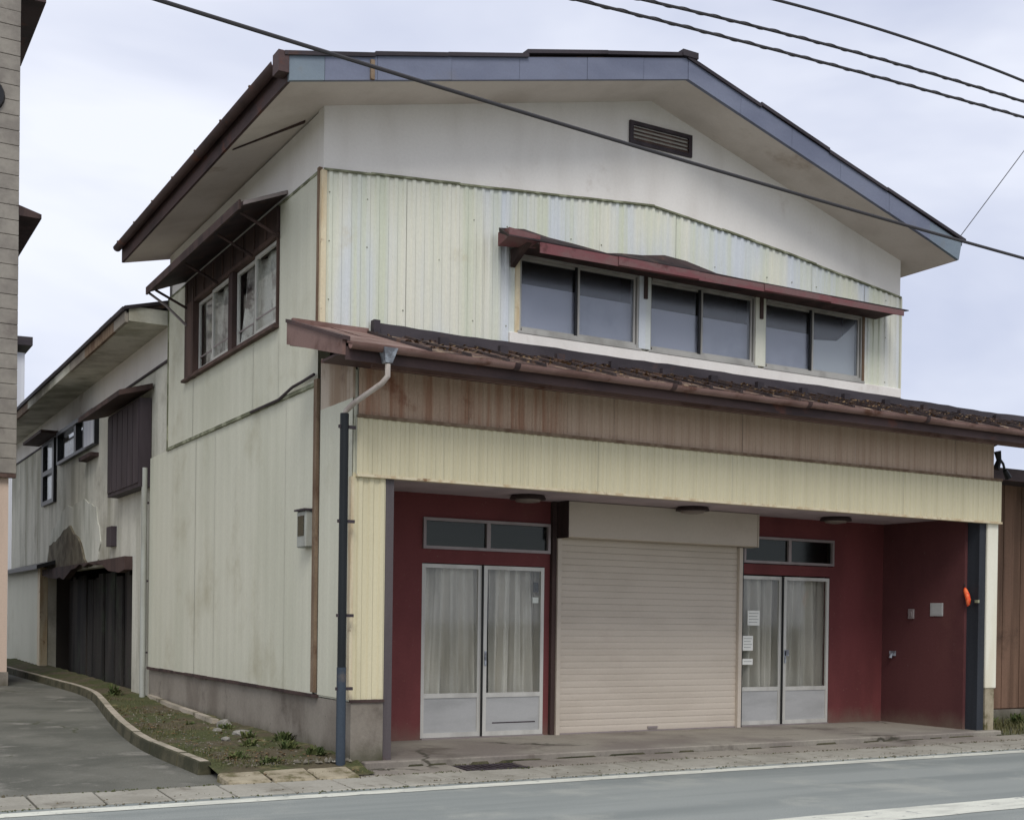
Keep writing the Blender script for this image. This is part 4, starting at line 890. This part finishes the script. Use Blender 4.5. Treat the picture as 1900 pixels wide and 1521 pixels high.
# shuttered window box
s_ = MB(side()); s_.box(-9.5, -7.25, -.16, .02, 3.46, 4.82); s_ = s_.obj('storm_shutter', 'dark_metal', WG)
for k in range(6): MB(side()).box(-9.46 + k * .37, -9.13 + k * .37, -.175, -.161, 3.52, 4.78).obj('board', 'dark_metal', s_)
MB(side()).hexa([(-10.3, -.5, 4.80), (-7.1, -.5, 4.80), (-7.1, .0, 4.95), (-10.3, .0, 4.95), (-10.3, -.5, 4.88), (-7.1, -.5, 4.88), (-7.1, .0, 5.03), (-10.3, .0, 5.03)]).obj('shutter_canopy', 'dark_wood', WG)
# two pane window further back
f = MB(side()); f.box(-15.1, -15.0, -.05, .06, 4.58, 5.24); f.box(-11.3, -11.2, -.05, .06, 4.58, 5.2); f.box(-15.0, -11.3, -.05, .06, 4.58, 4.64); f.box(-15, -11.3, -.08, .06, 5.16, 5.24); f.box(-13.2, -13.0, -.05, .06, 4.64, 5.16); f.box(-12.3, -12.1, -.05, .06, 4.64, 5.16)
f = f.obj('window', 'black', WG)
MB(side()).box(-15.0, -13.2, .02, .026, 4.64, 5.16).obj('pane', 'glass', f); MB(side()).box(-13.0, -12.3, .02, .026, 4.64, 5.16).obj('pane', 'glass', f); MB(side()).box(-12.1, -11.3, .02, .026, 4.64, 5.16).obj('pane', 'glass', f)
MB(side()).box(-13.9, -13.2, .08, .09, 4.62, 5.16).obj('curtain', 'paper', f)
MB(side()).box(-12.1, -11.25, -.07, -.02, 4.6, 5.1).obj('white_pane', 'white_wall', f)  # opaque white sheet for a pane bright with sky reflection
f = MB(side()); f.box(-17.05, -16.85, -.04, .06, 3.86, 5.22); f.box(-15.7, -15.5, -.04, .06, 3.86, 5.22); f.box(-16.85, -15.7, -.04, .06, 3.86, 3.95); f.box(-16.85, -15.7, -.04, .06, 4.5, 4.6); f.box(-16.85, -15.7, -.04, .06, 5.15, 5.22)
f = f.obj('narrow_window', 'black', WG)
for z0_, z1_ in ((3.95, 4.5), (4.6, 5.15)): MB(side()).box(-16.85, -15.7, .01, .016, z0_, z1_).obj('pane', 'glass', f)
MB(side()).box(-16.6, -16.0, .04, .05, 3.95, 4.5).obj('curtain', 'white_wall', f); MB(side()).box(-16.6, -16.0, .04, .05, 4.6, 5.15).obj('curtain', 'white_wall', f)  # white sheets stand in for the sky reflected in the narrow panes
MB(side()).box(-17.6, -15.2, -.35, .0, 5.26, 5.32).obj('window_hood', 'dark_wood', WG)
MB(side()).box(-12.3, -11.2, -.12, .03, 4.36, 4.43).obj('ledge', 'dark_wood', WG)
MB(side()).box(-10.05, -9.65, -.06, .03, 2.66, 3.0).obj('vent_slot', 'dark_metal', WG)
def jag(p, seed, k=5, a=.05):
    r = random.Random(seed); q = []
    for (x0, z0), (x1, z1) in zip(p, p[1:] + p[:1]):
        for i in range(k): q.append((x0 + (x1 - x0) * i / k + (r.uniform(-a, a) if i else 0), z0 + (z1 - z0) * i / k + (r.uniform(-a, a) if i else 0)))
    return q
# old patched plaster with the lath exposed
M['patch'] = mat('patch', lin(206, 206, 194), lin(172, 172, 158), (2, 2, .6), (.36, .64), None, fine=.08, rough=.95)
M['lath'] = mat('lath', lin(112, 106, 90), lin(84, 76, 64), (3, 3, 3), (.4, .62), None, fine=.15, rough=.95, bump=.6)
MB(side()).prism(jag([(-16.6, 2.6), (-15.9, 3.3), (-14.5, 3.62), (-12.4, 3.68), (-11.3, 3.45), (-10.9, 2.8), (-11.2, 2.42), (-16.6, 2.42)], 1), 'y', .012, .03).obj('plaster_patch', 'patch', WG)
MB(side()).prism(jag([(-16.3, 2.40), (-16.0, 2.95), (-15.0, 3.05), (-13.7, 3.25), (-12.8, 2.95), (-12.0, 2.45), (-12.0, 2.36)], 2, 4, .04), 'y', -.03, .011).obj('bare_patch', 'lath', WG)
# carport opening: torn edge, dark room
b = MB(); b.box(3.2, 3.3, 8.3, 16.6, 0, 2.6); b.box(.2, 3.2, 16.4, 16.5, 0, 2.6); b.box(.2, 3.2, 8.35, 8.45, 0, 2.6); b.box(.2, 3.2, 8.45, 16.4, 2.5, 2.6); b.obj('carport_room', 'room', WG)
M['old_board'] = mat('old_board', lin(66, 62, 58), lin(44, 42, 40), (3, 3, .4), (.38, .64), lin(62, 68, 56), 1.1, .52, .72, .15, 20, .95, bump=.4)
r = random.Random(77); yy = 8.5
while yy < 16.3:
    w_ = r.uniform(.35, .6); xx = .42 + r.uniform(-.05, .05)
    MB().box(xx, xx + .04, yy, min(yy + w_ - .02, 16.38), .1, 2.3 - r.uniform(0, .12)).obj('board', 'old_board', WG); yy += w_
MB().box(.0, 3.2, 8.45, 16.4, .05, .13).obj('carport_floor', 'soil', WG)
r = random.Random(5); p = [(-16.4, 2.44)]
for k in range(20): p.append((-16.4 + k * 7.95 / 19, 2.30 - .12 * math.sin(k * .4) + r.uniform(-.05, .05) + (.0)))
p.append((-8.45, 2.44)); MB(side()).prism(p, 'y', -.1, .028).obj('torn_awning', 'dark_wood', WG)
# panel with black edge roof beyond the opening
MB(side()).box(-21.5, -16.75, -.12, .02, .2, 2.5).obj('cladding_panel', 'siding_side', WG)
MB(side()).box(-16.75, -16.42, -.14, .02, .15, 2.5).obj('post', 'trim_yellow', WG)
MB(side()).hexa([(-21.7, -.4, 2.42), (-15.2, -.4, 2.42), (-15.2, .02, 2.55), (-21.7, .02, 2.55), (-21.7, -.4, 2.5), (-15.2, -.4, 2.5), (-15.2, .02, 2.63), (-21.7, .02, 2.63)]).obj('lean_roof', 'black', WG)

# ================================================================== NEIGHBOURS
LBt = thing('left_building', 'tall grey block clad building with a beige ground floor at the left edge', 'building', (-5.5, 16, 0))
MB().box(-9.8, -1.30, 12.05, 15, 4.02, 12.5).obj('wall', 'tile_wall', LBt)
r = random.Random(10); k = 0; z = 4.03
while z < 12.3:
    x = -1.26
    while x > -4.6:
        w_ = .9 if k % 2 == 0 or x < -1.3 else .45
        MB().box(x - w_ + .006, x, 12.0 - r.uniform(0, .004), 12.05, z, z + .262).obj('wall_block', 'tile_wall', LBt, bevel=.006); x -= w_
    MB().box(-9.8, x, 12.0, 12.05, z, z + .262).obj('wall_block', 'tile_wall', LBt); z += .27; k += 1
MB().box(-9.8, -1.38, 12.08, 15, 0, 3.96).obj('ground_floor', 'beige_wall', LBt)
MB().box(-9.8, -1.27, 11.97, 12.1, 3.95, 4.02).obj('string_course', 'brown_frame', LBt)
MB().box(-9.8, -1.36, 12.04, 12.2, 0, .42).obj('plinth', 'concrete', LBt)
MB().hexa([(-10.2, 12.3, 12.62), (-.78, 12.3, 12.82), (-.78, 15.4, 12.82), (-10.2, 15.4, 12.62), (-10.2, 12.3, 12.8), (-.78, 12.3, 13.0), (-.78, 15.4, 13.0), (-10.2, 15.4, 12.8)]).obj('roof', 'gutter_dark', LBt)
MB().hexa([(-9.8, 12.0, 12.4), (-1.26, 12.0, 12.4), (-1.26, 12.4, 12.4), (-9.8, 12.4, 12.4), (-9.8, 12.0, 12.9), (-1.26, 12.0, 12.9), (-1.26, 12.4, 12.9), (-9.8, 12.4, 12.9)]).obj('cornice', 'tile_wall', LBt)
MB().hexa([(-1.30, 12.0, 8.72), (-.87, 12.0, 8.72), (-.87, 15.2, 8.72), (-1.30, 15.2, 8.72), (-1.30, 12.0, 8.92), (-.87, 12.0, 8.80), (-.87, 15.2, 8.80), (-1.30, 15.2, 8.92)]).obj('side_eave', 'dark_wood', LBt)
b = MB(); b.tube([(-1.84, 12.02, 10.8), (-1.84, 11.93, 10.8)], [.34, .30], 20); b.obj('vent_cap', 'black', LBt)

WH = thing('distant_house', 'white ribbed house corner with a dark roof edge far behind the left building', 'house', (-1.5, 29, 0))
MB().box(-5, .88, 26, 34, 0, 9.0).obj('wall', 'white_wall', WH)
MB().hexa([(-5.2, 25.7, 9.0), (1.05, 25.7, 9.18), (1.05, 34.3, 9.18), (-5.2, 34.3, 9.0), (-5.2, 25.7, 9.25), (1.05, 25.7, 9.42), (1.05, 34.3, 9.42), (-5.2, 34.3, 9.25)]).obj('roof', 'cap', WH)

RB = thing('right_house', 'low brown boarded house with a dark roof at the right edge', 'house', (14, 4, 0))
MB().box(10.3, 18, .65, 8, .2, 3.72).obj('wall', 'brown_wall', RB)
MB().box(10.3, 18, .60, .7, 0, .22).obj('base_wall', 'concrete', RB)
for k in range(38):
    x = 10.3 + k * .2
    MB().box(x, x + .192, .62 - .004 * (k % 2), .648, .24, 3.68).obj('board', 'brown_wall', RB)
for x in (11.93, 14.0, 16.0): MB().box(x, x + .12, .52, .61, .2, 3.68).obj('post', 'beige_post', RB)
MB().hexa([(9.95, -.15, 3.62), (18.3, -.15, 3.62), (18.3, 8.2, 3.9), (9.95, 8.2, 3.9), (9.95, -.15, 3.76), (18.3, -.15, 3.76), (18.3, 8.2, 4.04), (9.95, 8.2, 4.04)]).obj('roof', 'cap', RB)
MB().box(9.95, 18.3, -.2, -.151, 3.58, 3.74).obj('fascia', 'gutter_dark', RB)
# clutter under the right end of the eave
b = MB(); b.tube([(9.42, -.75, 3.86), (9.44, -.76, 3.74), (9.40, -.75, 3.62)], [.05, .035, .05], 8); b.tube([(9.42, -.75, 3.80), (9.54, -.75, 3.70), (9.62, -.72, 3.60)], .018, 6); b.tube([(9.60, -.73, 3.62), (9.68, -.73, 3.52)], [.03, .045], 8)
T(b.obj('cable_insulator', 'black'), 'black cable insulator on the right end of the brown band', 'insulator')
b = MB(); r = random.Random(30)
for _ in range(1500):
    x = r.uniform(9.4, 12.6); y = r.uniform(-.9, .5) ; blades(b, x, y, .02, r.uniform(.03, .14), r, .007, .8)
b.obj('verge_grass', 'grass', kind='stuff')
def weedR(x, y, seed, label):
    o = weed(x, y, 90, .26, seed, label, z=.05); o['group'] = 'plants by the brown house'
weedR(10.4, .1, 40, 'green plant at the foot of the brown wall right beside the white pier')
weedR(11.2, .25, 41, 'green plant at the foot of the brown wall at the photo edge')
b = MB(); b.box(9.36, 9.46, -.5, 3, 0, .2); b.obj('boundary_kerb', 'kerb', kind='structure')
# moss at the left building foot
weed(-1.9, 11.85, 60, .35, 50, 'dark green weed at the foot of the tall left building', z=.12)['group'] = 'weeds by the left building'

# ================================================================== CABLES
def quad(p0, p1, p2, t):   # through three points at t=0,.5,1 (also beyond)
    return p0 * (2 * (t - .5) * (t - 1)) + p1 * (-4 * t * (t - 1)) + p2 * (2 * t * (t - .5))
def cable(name, a, m, c, r_, label, twist=False, t0=-6.0, t1=7.0):
    A_, Mi, C_ = Vector(a), Vector(m), Vector(c); mid_line = (A_ + C_) / 2; Mi = Vector((mid_line.x, mid_line.y, mid_line.z - (mid_line.z - Mi.z) * .35 if False else mid_line.z + (Mi.z - lerp([(A_.x, A_.z), (C_.x, C_.z)], Mi.x)) * .9))
    n = 260; pts = [quad(A_, Mi, C_, t0 + (t1 - t0) * i / n) for i in range(n + 1)]
    t_ = thing(name, label, 'cable', tuple(A_), 'cables along the street')
    MB().tube([tuple(p) for p in pts], r_, 8, True).obj('wire', 'cable', t_)
    if twist:
        L_ = 0; hp = []; N_ = 1400; ta, tb = -1.0, 2.2
        for i in range(N_):
            t = ta + (tb - ta) * i / N_; p = quad(A_, Mi, C_, t); ang = (p - A_).length * (1 if t > 0 else -1) * 6.2832 / .34
            hp.append((p.x, p.y + math.cos(ang) * r_ * .9, p.z + math.sin(ang) * r_ * .9))
        MB().tube(hp, r_ * .55, 5, True).obj('spiral_wrap', 'cable', t_)
    return t_
cable('service_cable', (-2.66, -3.5, 5.67), (1.31, -3.5, 5.475), (6.35, -3.5, 5.31), .0155, 'single cable sagging low across the whole front of the gabled house')
cable('overhead_cable', (.82, -3.5, 6.54), (3.2, -3.5, 6.655), (6.32, -3.5, 6.76), .013, 'lowest of the three upper cables, spirally wrapped', True)
cable('overhead_cable', (1.46, -3.5, 6.71), (3.67, -3.5, 6.85), (6.31, -3.5, 6.92), .013, 'middle one of the three upper cables, spirally wrapped', True)
cable('overhead_cable', (2.94, -3.5, 7.09), (4.58, -3.5, 7.16), (6.31, -3.5, 7.13), .013, 'topmost of the three upper cables, smooth and dark')
gw = MB(); gw.tube([(8.66, -.66, 6.60), (9.53 + 4.4, -1.0 - 1.7, 8.15 + 6.0)], .006, 6)
T(gw.obj('stay_wire', 'cable'), 'thin wire rising from the right tip of the gable roof', 'wire')
